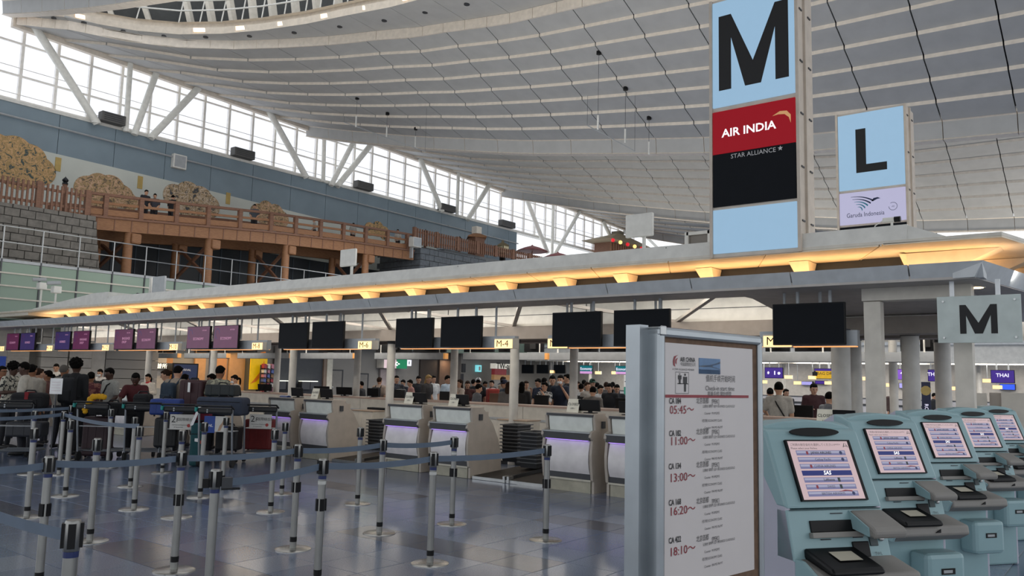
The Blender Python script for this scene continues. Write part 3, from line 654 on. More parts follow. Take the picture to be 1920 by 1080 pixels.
def panel(t, w, za, zb, m_, nm): MB().box((.005, -w + .03, za + .012), (.035, w - .03, zb - .012)).build(nm, m_, t)
panel(t, w, 3.31 - b0, 3.92 - b0, lite, 'blank_panel'); panel(t, w, 3.94 - b0, 4.68 - b0, screen_off, 'black_panel'); panel(t, w, 4.66 - b0, 5.27 - b0, redl, 'airline_panel'); panel(t, w, 5.31 - b0, 6.82 - b0, lite, 'letter_panel')
letterM(t, facX((.002, -.01, 6.07 - b0)), .95, 1.05, .175)
text('AIR INDIA', .155, M('glow_white', '#f4f0f2', .5, emit=.7), t, facX((.002, .06, 4.94 - b0)), bold=.003, sx=1.05, name='airline_name')
gq = [(0, .0), (.1, .05), (.19, .04), (.24, -.02), (.24, -.13), (.215, -.05), (.16, .0), (.08, .01)]
flat([gq], M('logo_gold', '#d8a06a', .5, emit=.3), t, facX((.0015, -.26, 5.06 - b0)), 'airline_logo')
text('STAR ALLIANCE', .085, M('print_grey', '#9a9a9c', .5, emit=.3), t, facX((.002, .0, 4.61 - b0)), name='alliance_name')
flat([[(.035 * math.cos(math.pi / 2 + i * math.pi / 5) * (1 if i % 2 == 0 else .45), .035 * math.sin(math.pi / 2 + i * math.pi / 5) * (1 if i % 2 == 0 else .45)) for i in range(10)]], MATS['print_grey'], t, facX((.0015, -.36, 4.62 - b0)), 'alliance_star')
t, w = tower('illuminated tower sign with a black letter L above a bird emblem, behind the M tower', 15.6, 4.43, 3.22, 3.4, 6.79, .7); b0 = 3.4
panel(t, w, 5.28 - b0, 6.76 - b0, lite, 'letter_panel'); panel(t, w, 4.62 - b0, 5.25 - b0, pale, 'airline_panel'); panel(t, w, 3.45 - b0, 4.6 - b0, screen_off, 'black_panel')
flat([[(-.26, .42), (-.08, .42), (-.08, -.27), (.28, -.27), (.28, -.42), (-.26, -.42)]], ink, t, facX((.002, .0, 6.02 - b0)), 'letter')
navy = M('print_navy', '#16264e', .5); teal_p = M('print_teal', '#1f7f96', .5)
text('Garuda Indonesia', .12, navy, t, facX((.002, .12, 4.8 - b0)), name='airline_name', width=.66)
def swoosh(P0, P1, P2, w0, w1, n=8):
    L_, R_ = [], []
    for k in range(n + 1):
        f = k / n; x = (1 - f) ** 2 * P0[0] + 2 * f * (1 - f) * P1[0] + f * f * P2[0]; y = (1 - f) ** 2 * P0[1] + 2 * f * (1 - f) * P1[1] + f * f * P2[1]; w_ = w0 + (w1 - w0) * f; L_.append((x + w_ * .5, y + w_)); R_.append((x - w_ * .5, y - w_))
    return [[L_[k], L_[k + 1], R_[k + 1], R_[k]] for k in range(n)]
for i in range(5): flat(swoosh((-.27 + .03 * i, .16 - .05 * i), (-.04 - .01 * i, .17 - .05 * i), (.13 - .05 * i, .05 - .04 * i), .003, .013), navy if i < 2 else teal_p, t, facX((.0015, .1, 4.99 - b0)), 'bird_wing')
flat([[(.09, .04), (.13, .1), (.2, .11), (.25, .085), (.19, .075), (.14, .05)]], navy, t, facX((.0015, .1, 4.99 - b0)), 'bird_head')
cr = [(.075 * math.cos(i * math.pi / 10), .075 * math.sin(i * math.pi / 10)) for i in range(-10, 8)]
flat([[cr[i], cr[i + 1], (cr[i + 1][0] * .9, cr[i + 1][1] * .9), (cr[i][0] * .9, cr[i][1] * .9)] for i in range(0, 17)], navy, t, facX((.0015, -.36, 4.9 - b0)), 'alliance_ring')
text('sky', .04, navy, t, facX((.0015, -.36, 4.9 - b0)), name='alliance_name', shear=.3)

# equipment on the ridge
def antenna(label, px0, px1, py0, py1, pyb, X):
    a = atX(px0, py0, X); b = atX(px1, py1, X); t = thing('flat_antenna', label, 'antenna', (X, (a.y + b.y) / 2, 3.5)); w = abs(a.y - b.y) / 2
    MB().box((-.03, -w, b.z - 3.5), (.03, w, a.z - 3.5)).build('plate', white, t, bevel=.02); MB().cyl((.06, -w * .2, 0), (.06, -w * .2, a.z - 3.55), .03, n=8).build('mast', white, t)
    MB().box((-.1, -w * .2 - .1, 0), (.15, -w * .2 + .1, .02)).build('foot', grey, t); return t
antenna('small white flat antenna with trailing cables on the ridge below the bridge', 640, 667, 469, 498, 512, 10.9)
antenna('large white flat antenna panel on a mast left of the M tower', 1174, 1225, 404, 442, 458, 11.0)
a = atX(283, 527, 11.2); t = thing('dish_antenna', 'grey mesh antenna on a white mast near the far end of the ridge', 'antenna', (11.2, a.y, 3.5))
MB().cyl((0, 0, 0), (0, 0, a.z - 3.4), .04, n=8).build('mast', white, t); MB().box((-.02, -.75, .1), (.03, -.12, a.z - 3.4)).build('mesh_plate', grey, t); MB().tube([(0, 0, .1), (-.1, .5, .2), (0, .8, .05), (.1, .5, .1)], .025).build('cable', dsteel, t)
a = atX(1288, 436, 11.3); b = atX(1331, 458, 11.3); t = thing('equipment_frame', 'open white equipment frame holding a small device beside the M tower', 'equipment frame', (11.3, (a.y + b.y) / 2, 3.5)); w = (a.y - b.y) / 2; H = a.z - 3.5
for s_ in (-1, 1): MB().box((-.02, s_ * w - .03, 0), (.02, s_ * w + .03, H)).build('post', white, t)
MB().box((-.02, -w, H - .05), (.02, w, H)).build('top_rail', white, t); MB().box((.03, -w, 0), (.05, w, H)).build('back_plate', M('plate_grey_brown', '#857f78', .6), t); MB().ell((-.02, -.05, H * .4), (.06, .1, .06)).build('device', dsteel, t)
for n_, (px_, py_, lab) in enumerate([(78, 540, 'white camera on a short mast at the far left end of the ridge'), (105, 547, 'small white sensor box on the ridge, second mast from the left')]):
    p = atX(px_, py_, 11.0); t = thing('roof_camera', lab, 'camera', (11.0, p.y, 3.45))
    MB().cyl((0, 0, 0), (0, 0, p.z - 3.4), .03, n=8).build('mast', white, t); MB().box((-.12, -.12, p.z - 3.5), (.12, .12, p.z - 3.28)).build('housing', white, t, bevel=.02)
    MB().cyl((-.25, .1, p.z - 3.2), (.12, 0, p.z - 3.16), .06, n=10).build('barrel', grey, t)
p = atX(1672, 412, 10.6); t = thing('roof_camera', 'white bullet camera with a cable in front of the L tower', 'camera', (10.6, p.y, 3.5))
MB().cyl((0, 0, 0), (0, 0, p.z - 3.52), .015, n=8).build('mast', white, t); MB().cyl((0, .1, p.z - 3.5), (0, -.03, p.z - 3.5), .032, n=12).build('barrel', white, t); MB().cyl((0, -.03, p.z - 3.5), (0, -.1, p.z - 3.5), .036, n=12).build('lens_hood', black, t)
MB().tube([(0, .1, p.z - 3.5), (-.02, .19, p.z - 3.56), (-.02, .21, .01), (-.02, .05, .005)], .006, 5).build('cable', white, t)

# ================================================================ hanging screens and number signs
mag = M('screen_magenta', '#5f1c4e', .3, emit=.14, ecol='#8a2060'); pur = M('screen_purple', '#3a2a66', .3, emit=.13, ecol='#4a3488')
glowtxt = M('screen_text_pink', '#e6a8c8', .5, emit=.35); led = M('warm_led', '#ffcf94', .4, emit=.9, ecol='#ffa860'); lit_sign = M('number_sign_lit', '#ffe1b0', .4, emit=1.3, ecol='#ffcf8a')
PAIRS = [(27.57, 26.66, 'm'), (26.54, 25.53, 'p'), (24.19, 23.26, 'p'), (23.07, 22.13, 'd'), (20.76, 19.81, 'd'), (19.62, 18.71, 'm'), (17.33, 16.39, 'm'), (16.24, 15.3, 'm'), (13.88, 12.96, 'k'), (12.82, 11.89, 'k'), (10.48, 9.58, 'k'), (9.39, 8.49, 'k'), (7.08, 6.21, 'k'), (6.0, 5.11, 'k'), (3.68, 2.8, 'k')]
ORD = ['first', 'second', 'third', 'fourth', 'fifth', 'sixth', 'seventh', 'eighth', 'ninth', 'tenth', 'eleventh', 'twelfth', 'thirteenth', 'fourteenth', 'fifteenth']
SX = 10.05; bi = 0; ci = 0
for (a, b, k) in PAIRS:
    if k == 'k': lab = 'blank black hanging screen under the canopy, %s black one from the left' % ORD[bi]; bi += 1
    else: lab = '%s check-in screen under the canopy, %s coloured one from the left' % ({'m': 'magenta ECONOMY', 'p': 'purple BUSINESS', 'd': 'magenta BAGGAGE DROP'}[k], ORD[ci]); ci += 1
    t = thing('hanging_screen', lab, 'screen', (SX, (a + b) / 2, 2.365), 0, 'screens under the M canopy'); w = (a - b) / 2
    MB().box((.0, -w, -.258), (.05, w, .258)).build('casing', black, t, bevel=.006)
    MB().box((-.004, -w + .015, -.24), (.0, w - .015, .245)).build('display', {'k': screen_off, 'm': mag, 'p': pur, 'd': mag}[k], t)
    MB().box((.05, -w * .6, -.2), (.13, w * .6, .15)).build('back_box', blackm, t)
    for s_ in (-.55, .35): MB().cyl((.1, s_ * w, .15), (.1, s_ * w, FB - 2.365 - .02), .022, n=8).build('hanger', grey, t)
    MB().cyl((.35, -w * .1, -.05), (.35, -w * .1, FB - 2.365 - .02), .02, n=8).build('hanger', grey, t); MB().bar((.1, -w * .1, -.03), (.36, -w * .1, -.03), .04).build('arm', grey, t)
    if k != 'k':
        if k == 'd': text('BAGGAGE', .085, glowtxt, t, facX((-.006, .06, .02)), 'LEFT'); text('DROP', .085, glowtxt, t, facX((-.006, .06, -.07)), 'LEFT')
        else: text('ECONOMY' if k == 'm' else 'BUSINESS', .085, glowtxt, t, facX((-.006, -.02, -.03)))
        text('AIR INDIA', .04, glowtxt, t, facX((-.006, -.25, .16)))
        flat([[(.09 * math.cos(u), .12 * math.sin(u)) for u in [i * .35 for i in range(0, 14)]] + [(.07 * math.cos(u), .1 * math.sin(u)) for u in [i * .35 for i in range(13, -1, -1)]]], pur if k != 'p' else mag, t, facX((-.005, .32, .08)), 'swirl')
for n_, (a, b) in enumerate([(27.6, 24.4), (24.2, 21.1), (20.8, 17.75), (17.4, 14.45), (13.9, 11.15), (10.5, 7.9), (7.25, 4.9), (3.9, 2.7)]):
    t = thing('sign_beam', '%s from the left of the slim light beams below the hanging screens' % ORD[n_], 'light beam', (SX + .14, 0, 2.1), 0, 'light beams under the screens')
    MB().box((0, b, 0), (.1, a, .19)).build('body', grey, t); MB().box((.0, b + .02, -.012), (.09, a - .02, 0)).build('led_strip', led, t)
    for y in (a - .3, b + .45): MB().cyl((.07, y, .19), (.07, y, FB - 2.1 - .02), .018, n=8).build('hanger', grey, t)
for n_, (y, s_) in enumerate([(28.0, 'M-16'), (24.6, 'M-14'), (21.28, 'M-12'), (17.95, 'M-10'), (14.65, 'M-8'), (11.32, 'M-6'), (8.05, 'M-4'), (7.05, 'M-3'), (3.66, 'M-1')]):
    dx = .06 if s_ in ('M-3', 'M-1') else -.01
    t = thing('counter_number', 'small lit counter number sign reading %s under the canopy' % s_, 'number sign', (SX + .05 + dx, y, 2.16), 0, 'lit counter number signs')
    MB().box((0, -.19, -.075), (.16, .19, .09)).build('box', white2, t); MB().box((-.005, -.18, -.07), (0, .18, .07)).build('lit_face', lit_sign, t)
    text(s_, .15, ink, t, facX((-.008, .02, 0)), sx=1.05)
# L side of the island seen from behind: screens, beams, number lamps
for n_, (xa, xb) in enumerate([(297, 330), (370, 425), (428, 480), (513, 543), (598, 640), (642, 662), (705, 770), (775, 835), (870, 925), (935, 960), (983, 1018), (1085, 1120), (1125, 1200), (1435, 1480), (1490, 1560), (1688, 1706), (1725, 1756)]):
    a = atX(xa, 650, 15.75); b = atX(xb, 650, 15.75)
    t = thing('hanging_screen', 'black back of a far-side hanging screen seen through the canopy, %s from the left' % (ORD + ['sixteenth', 'seventeenth'])[n_], 'screen', (15.75, (a.y + b.y) / 2, 2.42), 0, 'far-side screens seen from behind'); w = (a.y - b.y) / 2
    MB().box((0, -w, -.15), (.06, w, .2)).build('casing', black, t); MB().box((-.04, -w * .3, -.08), (0, w * .3, .08)).build('back_box', blackm, t)
    MB().cyl((.0, 0, .2), (.0, 0, .39), .02, n=8).build('hanger', white, t)
for n_, (xa, xb) in enumerate([(297, 333), (345, 425), (445, 543), (563, 662), (702, 832), (868, 1022), (1030, 1210), (1425, 1562), (1600, 1756)]):
    a = atX(xa, 670, 15.7); b = atX(xb, 670, 15.7)
    t = thing('sign_beam', '%s from the left of the grey sign beams on the far side of the island' % ORD[n_], 'light beam', (15.7, 0, 2.08), 0, 'far-side sign beams')
    MB().box((0, b.y, 0), (.12, a.y, .17)).build('body', grey, t); MB().box((.0, b.y, -.01), (.12, a.y, 0)).build('underside', dgrey, t)
    MB().box((-.02, b.y - .07, .01), (.1, b.y, .16)).build('number_lamp', M('lamp_orange', '#d89a5a', .5, emit=.35, ecol='#e8a050'), t)
    for y in (a.y - .2, b.y + .2): MB().cyl((.06, y, .17), (.06, y, .72), .02, n=8).build('hanger', white, t)

# ================================================================ check-in desks
lav = M('lavender_led', '#c9a8ff', .4, emit=1.1, ecol='#b48cff'); kickm = M('kick_stone', '#a9a594', .6, var=.15)
def desk_proto():
    t = thing('checkin_desk', '', 'desk', group='check-in desks'); W_ = .8
    MB().box((.0, .02, 0), (.7, W_ - .02, .165)).build('kick', kickm, t); MB().box((-.035, .0, .165), (.1, W_, .19)).build('kick_trim', M('trim_beige', '#c4bfb0', .5), t)
    MB().box((-.02, .0, .19), (.2, W_, .27)).build('lower_strip', dgrey, t)
    rings = []
    for i in range(9):
        z = .27 + (.75 - .27) * i / 8; x = -.02 - .055 * math.sin(math.pi * (i / 8) ** .8); rings.append([(x, .02, z), (x, W_ - .02, z), (.25, W_ - .02, z), (.25, .02, z)])
    MB().loft(rings).build('lower_panel', ivory, t, smooth=True)
    MB().box((-.09, -.01, .75), (.2, W_ + .01, .85)).build('shelf_edge', dgrey, t); MB().box((-.1, -.015, .85), (.2, W_ + .015, .865)).build('shelf_top', grey, t); MB().box((-.08, .03, .742), (-.05, W_ - .03, .75)).build('led_strip', lav, t)
    rings = []
    for i in range(7):
        z = .865 + .215 * i / 6; x = .05 - .03 * math.sin(math.pi * i / 6 * .5); rings.append([(x, .02, z), (x, W_ - .02, z), (.3, W_ - .02, z), (.3, .02, z)])
    MB().loft(rings).build('upper_panel', mint, t, smooth=True)
    MB().box((-.01, -.01, 1.08), (.12, W_ + .01, 1.115)).build('top_edge', dgrey, t); MB().box((.0, .0, 1.1), (.36, W_, 1.13)).build('top', taupe, t)
    pr = [(.0, 0), (.0, .165), (-.03, .19), (-.065, .4), (-.075, .55), (-.05, .75), (-.1, .8), (-.08, .87), (.03, .9), (.0, 1.08), (.02, 1.13), (.26, 1.13), (.38, 1.04), (.55, .85), (.7, .6), (.78, .35), (.8, 0)]
    for y in (-.04, W_): MB().prism(pr, y, y + .04, 'y').build('side_panel', taupe, t)
    MB().box((.2, .02, .02), (.5, W_ - .02, 1.05)).build('carcass', taupe, t)
    MB().box((.18, -.07, .92), (.25, -.04, 1.02)).build('belt_clip', dgrey, t)
    return t
DY = [(26.6, 25.5), (24.9, 23.8), (21.45, 20.35), (17.97, 16.87), (14.06, 12.93), (10.57, 9.47), (7.13, 6.04), (3.69, 2.6)]
DY = [y for p_ in DY[1:] for y in p_]
dnames = ['hidden behind the crowd, farthest left', 'behind the crowd, second from the far left', 'behind the crowd, third from the far left', 'behind the crowd, fourth from the far left', 'behind the crowd, fifth from the far left', 'behind the crowd, sixth from the far left', 'just right of the red suitcase, its left half behind a trolley', 'second of the pair right of the red suitcase', 'left one of the pair at the middle of the photo', 'right one of the middle pair, with a side clip', 'nearest whole desk, left of the notice board', 'half hidden by the left edge of the notice board', 'behind the notice board, nearest but one', 'behind the first kiosk']
proto = desk_proto()
for i, y in enumerate(DY):
    t = proto if i == 0 else copy_tree(proto)
    t.location = (10.04, y - .8, 0); t['label'] = 'white-fronted check-in desk ' + dnames[i]
# things on the desks
def monitor(label, x, y, z, w, h, rz=0, tilt=.25):
    t = thing('monitor', label, 'monitor', (x, y, z), rz); c, s_ = math.cos(tilt), math.sin(tilt)
    MB().add([(-.02, -w, .03), (-.02, w, .03), (.02, w, .03), (.02, -w, .03)] + [(-.02 + h * s_, -w, .03 + h * c), (-.02 + h * s_, w, .03 + h * c), (.02 + h * s_, w, .03 + h * c), (.02 + h * s_, -w, .03 + h * c)], [(3, 2, 1, 0), (4, 5, 6, 7), (0, 1, 5, 4), (1, 2, 6, 5), (2, 3, 7, 6), (3, 0, 4, 7)]).build('panel', black, t, bevel=.006)
    MB().box((-.05, -.08, 0), (.1, .08, .012)).build('foot', black, t); MB().box((.0, -.03, .01), (.03, .03, .08)).build('stand', black, t)
closed_m = M('closed_sign_card', '#e8e4d2', .5)
def closed(label, x, y, z):
    t = thing('closed_sign', label, 'sign', (x, y, z), 0, 'CLOSED signs on the desks'); h = .2; w = .105; s_ = .055
    MB().add([(0, -w, 0), (0, w, 0), (s_, w, h), (s_, -w, h), (.004, -w, 0), (.004, w, 0), (s_ + .004, w, h), (s_ + .004, -w, h)], [(0, 3, 2, 1), (4, 5, 6, 7), (0, 1, 5, 4), (1, 2, 6, 5), (2, 3, 7, 6), (3, 0, 4, 7)]).build('front_card', closed_m, t)
    MB().add([(.11, -w, 0), (.11, w, 0), (s_, w, h), (s_, -w, h), (.114, -w, 0), (.114, w, 0), (s_ + .004, w, h), (s_ + .004, -w, h)], [(0, 3, 2, 1), (4, 5, 6, 7), (0, 1, 5, 4), (1, 2, 6, 5), (2, 3, 7, 6), (3, 0, 4, 7)]).build('back_card', closed_m, t)
    nz = Vector((-h, 0, s_)).normalized(); up = Vector((s_, 0, h)).normalized()
    def mk(f): p = Vector((0, 0, 0)) + up * f + nz * .002; return MX(p, (0, -1, 0), up, nz)
    text('CLOSED', .052, ink, t, mk(.125), bold=.0005); text('お隣へ', .028, ink, t, mk(.06)); return t
for (px_, X_, lab) in ((588, 10.2, 'white CLOSED card on the desk second right of the red suitcase'), (765, 10.2, 'white CLOSED card on the left desk of the middle pair'), (849, 10.2, 'white CLOSED card on the right desk of the middle pair'), (1073, 10.2, 'white CLOSED card on the nearest whole desk left of the notice board'), (1192, 10.2, 'white CLOSED card cut off by the left edge of the notice board'), (1546, 10.2, 'white CLOSED card showing above the first kiosk')):
    closed(lab, X_, atX(px_, 755, X_).y, 1.13)
for (px_, lab, w) in ((557, 'black monitor back on the desk right of the red suitcase', .17), (612, 'black monitor back beside the leftmost CLOSED card', .17), (788, 'black monitor back on the left desk of the middle pair', .16), (868, 'black monitor back on the right desk of the middle pair', .13), (1106, 'wide black monitor back on the nearest whole desk', .18), (1178, 'black monitor back left of the half hidden CLOSED card', .14), (1583, 'black monitor back above the first kiosk, right of the CLOSED card', .13)):
    monitor(lab, 10.27, atX(px_, 755, 10.27).y, 1.13, w, .17, 0, -.15)
p = atX(533, 748, 10.15); tag(MB().prism([(0, 0), (.1, 0), (.1, .02), (.06, .035), (.04, .035), (0, .02)], p.y - .12, p.y + .12, 'y').build('blue_folder', M('folder_blue', '#2c4a8a', .5)), 'flat blue folder on the desk right of the red suitcase', 'folder'); bpy.data.objects['blue_folder'].location = (10.12, 0, 1.13)
# baggage belts, tray stacks and white cabinets between the desk pairs
rub = M('belt_rubber', '#2b2622', .7, bump=.2, bscale=120)
for n_, (ya, yb) in enumerate([(12.05, 10.62), (8.6, 7.2), (5.17, 3.76)]):
    t = thing('baggage_belt', 'low black baggage belt with steel edge in the %s gap between desk pairs' % ('far', 'middle', 'near')[n_], 'conveyor', (10.1, 0, 0), 0, 'baggage belts'); ym = (ya + yb) / 2
    for a, b in ((ya, ym + .03), (ym - .03, yb)):
        MB().add([(0, a, 0), (0, b, 0), (2.0, b, 0), (2.0, a, 0), (0, a, .05), (0, b, .05), (2.0, b, .16), (2.0, a, .16)], [(3, 2, 1, 0), (4, 5, 6, 7), (0, 1, 5, 4), (1, 2, 6, 5), (2, 3, 7, 6), (3, 0, 4, 7)]).build('belt', rub, t)
    MB().box((-.04, yb, 0), (.0, ya, .045)).build('steel_edge', steel, t)
    for s_ in (-.06, .02): MB().box((-.06, ym + s_, 0), (.06, ym + s_ + .04, .1)).build('end_bracket', steel, t)
    MB().bar((0, ym, .07), (2, ym, .2), .05, .05).build('divider', dsteel, t)
tray_m = M('tray_dark_grey', '#34363a', .55)
def trays(label, x, y, n, rz=0, z=.14):
    for i in range(n):
        b = MB(); L_, W_ = .235, .165; b.k = 1
        for bx_ in (((-.265, -.195, .082), (.265, -.165, .1)), ((-.265, .165, .082), (.265, .195, .1)), ((-.265, -.165, .082), (-.235, .165, .1)), ((.235, -.165, .082), (.265, .165, .1))): b.box(*bx_)
        b.k = 0
        b.add([(-L_ * .9, -W_ * .9, 0), (L_ * .9, -W_ * .9, 0), (L_ * .9, W_ * .9, 0), (-L_ * .9, W_ * .9, 0), (-L_, -W_, .1), (L_, -W_, .1), (L_, W_, .1), (-L_, W_, .1), (-L_ + .02, -W_ + .02, .1), (L_ - .02, -W_ + .02, .1), (L_ - .02, W_ - .02, .1), (-L_ + .02, W_ - .02, .1), (-L_ * .86, -W_ * .86, .01), (L_ * .86, -W_ * .86, .01), (L_ * .86, W_ * .86, .01), (-L_ * .86, W_ * .86, .01)],
              [(3, 2, 1, 0), (0, 1, 5, 4), (1, 2, 6, 5), (2, 3, 7, 6), (3, 0, 4, 7), (4, 5, 9, 8), (5, 6, 10, 9), (6, 7, 11, 10), (7, 4, 8, 11), (8, 9, 13, 12), (9, 10, 14, 13), (10, 11, 15, 14), (11, 8, 12, 15), (12, 13, 14, 15)])
        o = b.build('luggage_tray', [tray_m, M('tray_rim_grey', '#55585c', .5)]); o.location = (x, y, z + i * .062); o.rotation_euler = (0, 0, rz)
        tag(o, 'dark grey luggage tray, %s from the bottom of the %s' % (ORD[i], label), 'tray', 'stacked luggage trays')
trays('stack beside the nearest desk', 11.2, atX(1003, 850, 11.2).y, 9, .1); trays('stack against the white cabinet', 11.75, atX(968, 845, 11.75).y, 10, .1); trays('stack between the far desk pairs', 11.4, atX(716, 815, 11.4).y, 9, .05)
for n_, (x, y) in enumerate([(12.45, atX(972, 830, 12.45).y), (12.45, atX(690, 810, 12.45).y)]):
    t = thing('low_cabinet', 'low white cabinet behind the %s tray stack' % ('near', 'far')[n_], 'cabinet', (x, y, 0))
    MB().box((-.2, -.35, .06), (.2, .35, .82)).build('body', white2, t, bevel=.005); MB().box((-.22, -.36, .82), (.22, .36, .84)).build('top', M('wood_top', '#a48d78', .5), t); MB().box((-.17, -.33, 0), (.17, .33, .06)).build('plinth', dgrey, t)
    MB().box((-.205, -.33, .1), (-.2, -.01, .8)).build('door', white2, t); MB().box((-.205, .01, .1), (-.2, .33, .8)).build('door', white2, t)
# printers etc on the far counter and the long white back counter
ctr = thing('back_counter', 'long white back counter with a pale wood top behind the desks', 'counter')
woodt = M('pale_wood_top', '#b3998a', .5)
y = 1.9
while y < 24:
    MB().box((13.75, y + .005, .08), (13.8, y + 1.7 - .005, 1.03)).build('panel', white2, ctr); y += 1.7
MB().box((13.74, 1.9, 1.03), (14.25, 24, 1.07)).build('worktop', woodt, ctr); MB().box((13.8, 1.9, 0), (14.2, 24, .08)).build('plinth', dgrey, ctr); MB().box((13.72, 1.9, .74), (13.75, 24, .78)).build('guard_rail', grey, ctr)
MB().box((13.8, 1.9, .08), (14.2, 24, .7)).build('carcass', white2, ctr)
for n_, (px_, lab) in enumerate([(497, 'black laptop-like printer on the back counter near the yellow banner'), (604, 'black terminal on the back counter above the leftmost CLOSED card'), (646, 'black terminal on the back counter right of the leftmost CLOSED card'), (700, 'low black printer on the back counter left of the slim column')]):
    monitor(lab, 13.95, atX(px_, 735, 13.95).y, 1.07, .22 if n_ < 3 else .15, .2, .4, -.2)
p = atX(711, 768, 12.9); t = thing('document_rack', 'black two-shelf document rack behind the middle desks', 'rack', (13.6, atX(710, 768, 13.6).y, 0)); MB().box((-.1, -.3, .62), (.1, .3, .84)).build('upper_tray', black, t); MB().box((-.1, -.3, .48), (.1, .3, .56)).build('lower_tray', black, t); MB().box((.06, -.28, 0), (.1, .28, .62)).build('back_panel', white2, t)
# L-side desks beyond the counter, each with a brown or black screen facing the staff
for n_, px_ in enumerate([735, 830, 925, 1010, 1090, 1165, 1500]):
    p = atX(px_, 740, 15.3)
    t = thing('service_desk', 'far-side staff desk with a screen, %s from the left beyond the back counter' % ORD[n_], 'desk', (15.3, p.y, 0), 0, 'far-side staff desks')
    MB().box((0, -.5, 0), (.4, .5, .95)).build('body', taupe, t); MB().box((-.05, -.52, .95), (.45, .52, .99)).build('top', woodt, t)
    MB().box((.1, -.2, .99), (.13, .2, 1.25)).build('screen', M('cardboard_brown', '#6d5140', .6) if n_ in (2,) else black, t); MB().box((.13, -.04, .99), (.2, .04, 1.1)).build('screen_stand', black, t)

# hanging acrylic M sign
HX = 9.8; a = atX(1756, 557, HX); b = atX(1918, 642, HX); w = (a.y - b.y) / 2; h = (a.z - b.z) / 2
t = thing('hanging_letter_sign', 'frosted acrylic hanging sign with a black letter M at the canopy corner', 'sign', (HX, (a.y + b.y) / 2, (a.z + b.z) / 2))
MB().box((0, -w, -h), (.012, w, h)).build('acrylic_plate', M('frosted_acrylic', '#b9c4c0', .25), t, bevel=.003)
for sy in (-.86, .84):
    for sz in (-.78, .78): MB().cyl((-.02, sy * w, sz * h), (.05, sy * w, sz * h), .012, n=10).build('standoff', steel, t)
letterM(t, facX((-.003, -.0, .0)), .35, .31, .06)
for yy in (.63 * w, -.47 * w): MB().box((.03, yy - .022, -h * .8), (.05, yy + .022, FB - (a.z + b.z) / 2 - .03)).build('support_bar', M('support_white', '#e6e9ea', .3), t)
# ================================================================ ground-floor wall under the gallery
YG = 31.2
gw = M('ground_wall_grey', '#85827d', .6, var=.05, scale=1); side = M('white_siding', '#b9b3aa', .6)
def gx(px_, py_=700): return atY(px_, py_, YG).x
def gz(px_, py_): return atY(px_, py_, YG).z
gwall = struct(MB().box((4, YG + .4, 0), (62, YG + .6, 5.09)).build('wall_ground', gw))
def gpan(x0, x1_, z0, z1_, m_, nm='wall_panel', d=.0, th=.4): return MB().box((gx(x0) if x0 > 0 else x0 + 8, YG + d, z0), (gx(x1_), YG + d + th, z1_)).build(nm, m_, gwall)
gpan(-1, 52, 0, 3.3, side)
for i in range(8): MB().box((gx(10), YG - .03, gz(20, 688) + .1 * i), (gx(50), YG, gz(20, 688) + .06 + .1 * i)).build('louvre_slat', side, gwall)
for (xa, xb) in ((73, 125), (126, 170), (195, 295)):
    for r in range(9):
        z = .2 + r * .36; MB().box((gx(xa) + .02, YG - .03, z), (gx(xb) - .02, YG + .4, z + .34)).build('siding_board', side if xa < 190 else gw, gwall)  # rightmost boards use the darker grey to paint the shadow on them
gpan(170, 195, 0, 3.3, side)
bluew = M('wall_screen_blue', '#27408a', .4, emit=.3); gpan(-1, 8, gz(4, 690), gz(4, 668), bluew, 'blue_panel', -.04, .03)
# warm shop front
warm = M('shop_panel_oak', '#a8794e', .5); shopw = M('shop_wall_tan', '#b48a5c', .5)
for (xa, xb, m_) in ((297, 318, side), (318, 330, warm), (372, 392, shopw), (402, 432, warm), (436, 466, shopw)): gpan(xa, xb, 0, 3.0, m_, 'shop_panel', .3, .1)
for n_, xx in enumerate((345, 420)): area('shop_lamp', (gx(xx), YG - .3, 3.0), 1.0, 60, (1, .68, .36), rot=(math.radians(-25), 0, 0), sy=.5)
struct(MB().box((gx(297), YG - .02, 2.7), (gx(466), YG + .3, 3.0)).build('trim_shop', dgrey))
t = thing('wall_display', 'dark blue wall display in the warm shop front at the left', 'screen'); a = atY(322, 712, YG - .1); b = atY(372, 682, YG - .1)
MB().box((a.x, YG - .12, a.z), (b.x, YG - .06, b.z)).build('casing', black, t); MB().box((a.x + .05, YG - .125, a.z + .05), (b.x - .05, YG - .12, b.z - .05)).build('display', M('display_navy', '#12224a', .3, emit=.12), t)
MB().box(((a.x + b.x) / 2 - .1, YG - .1, 0), ((a.x + b.x) / 2 + .1, YG - .04, a.z)).build('pedestal', dgrey, t)
text('ARRIVAL', .12, whitep, t, facY(((a.x + b.x) / 2, YG - .127, a.z * .4 + b.z * .6)))
t = thing('lit_shop_sign', 'white lit lettering above the warm shop counter', 'sign'); p = atY(306, 687, YG - .1); MB().box((p.x - .6, YG + .2, p.z - .14), (p.x + .6, YG + .3, p.z + .14)).build('board', dgrey, t); text('両替所', .22, M('lit_text', '#fff2d6', .4, emit=2.0), t, facY((p.x, YG + .19, p.z)))
t = thing('yellow_banner', 'tall yellow banner with an orange swoosh at the left shop', 'banner'); a = atY(467, 730, YG - .1); b = atY(502, 668, YG - .1); yel = M('banner_yellow', '#e0b400', .5, emit=.25)
MB().box((a.x, YG - .1, a.z), (b.x, YG - .06, b.z)).build('sheet', yel, t); cx = (a.x + b.x) / 2
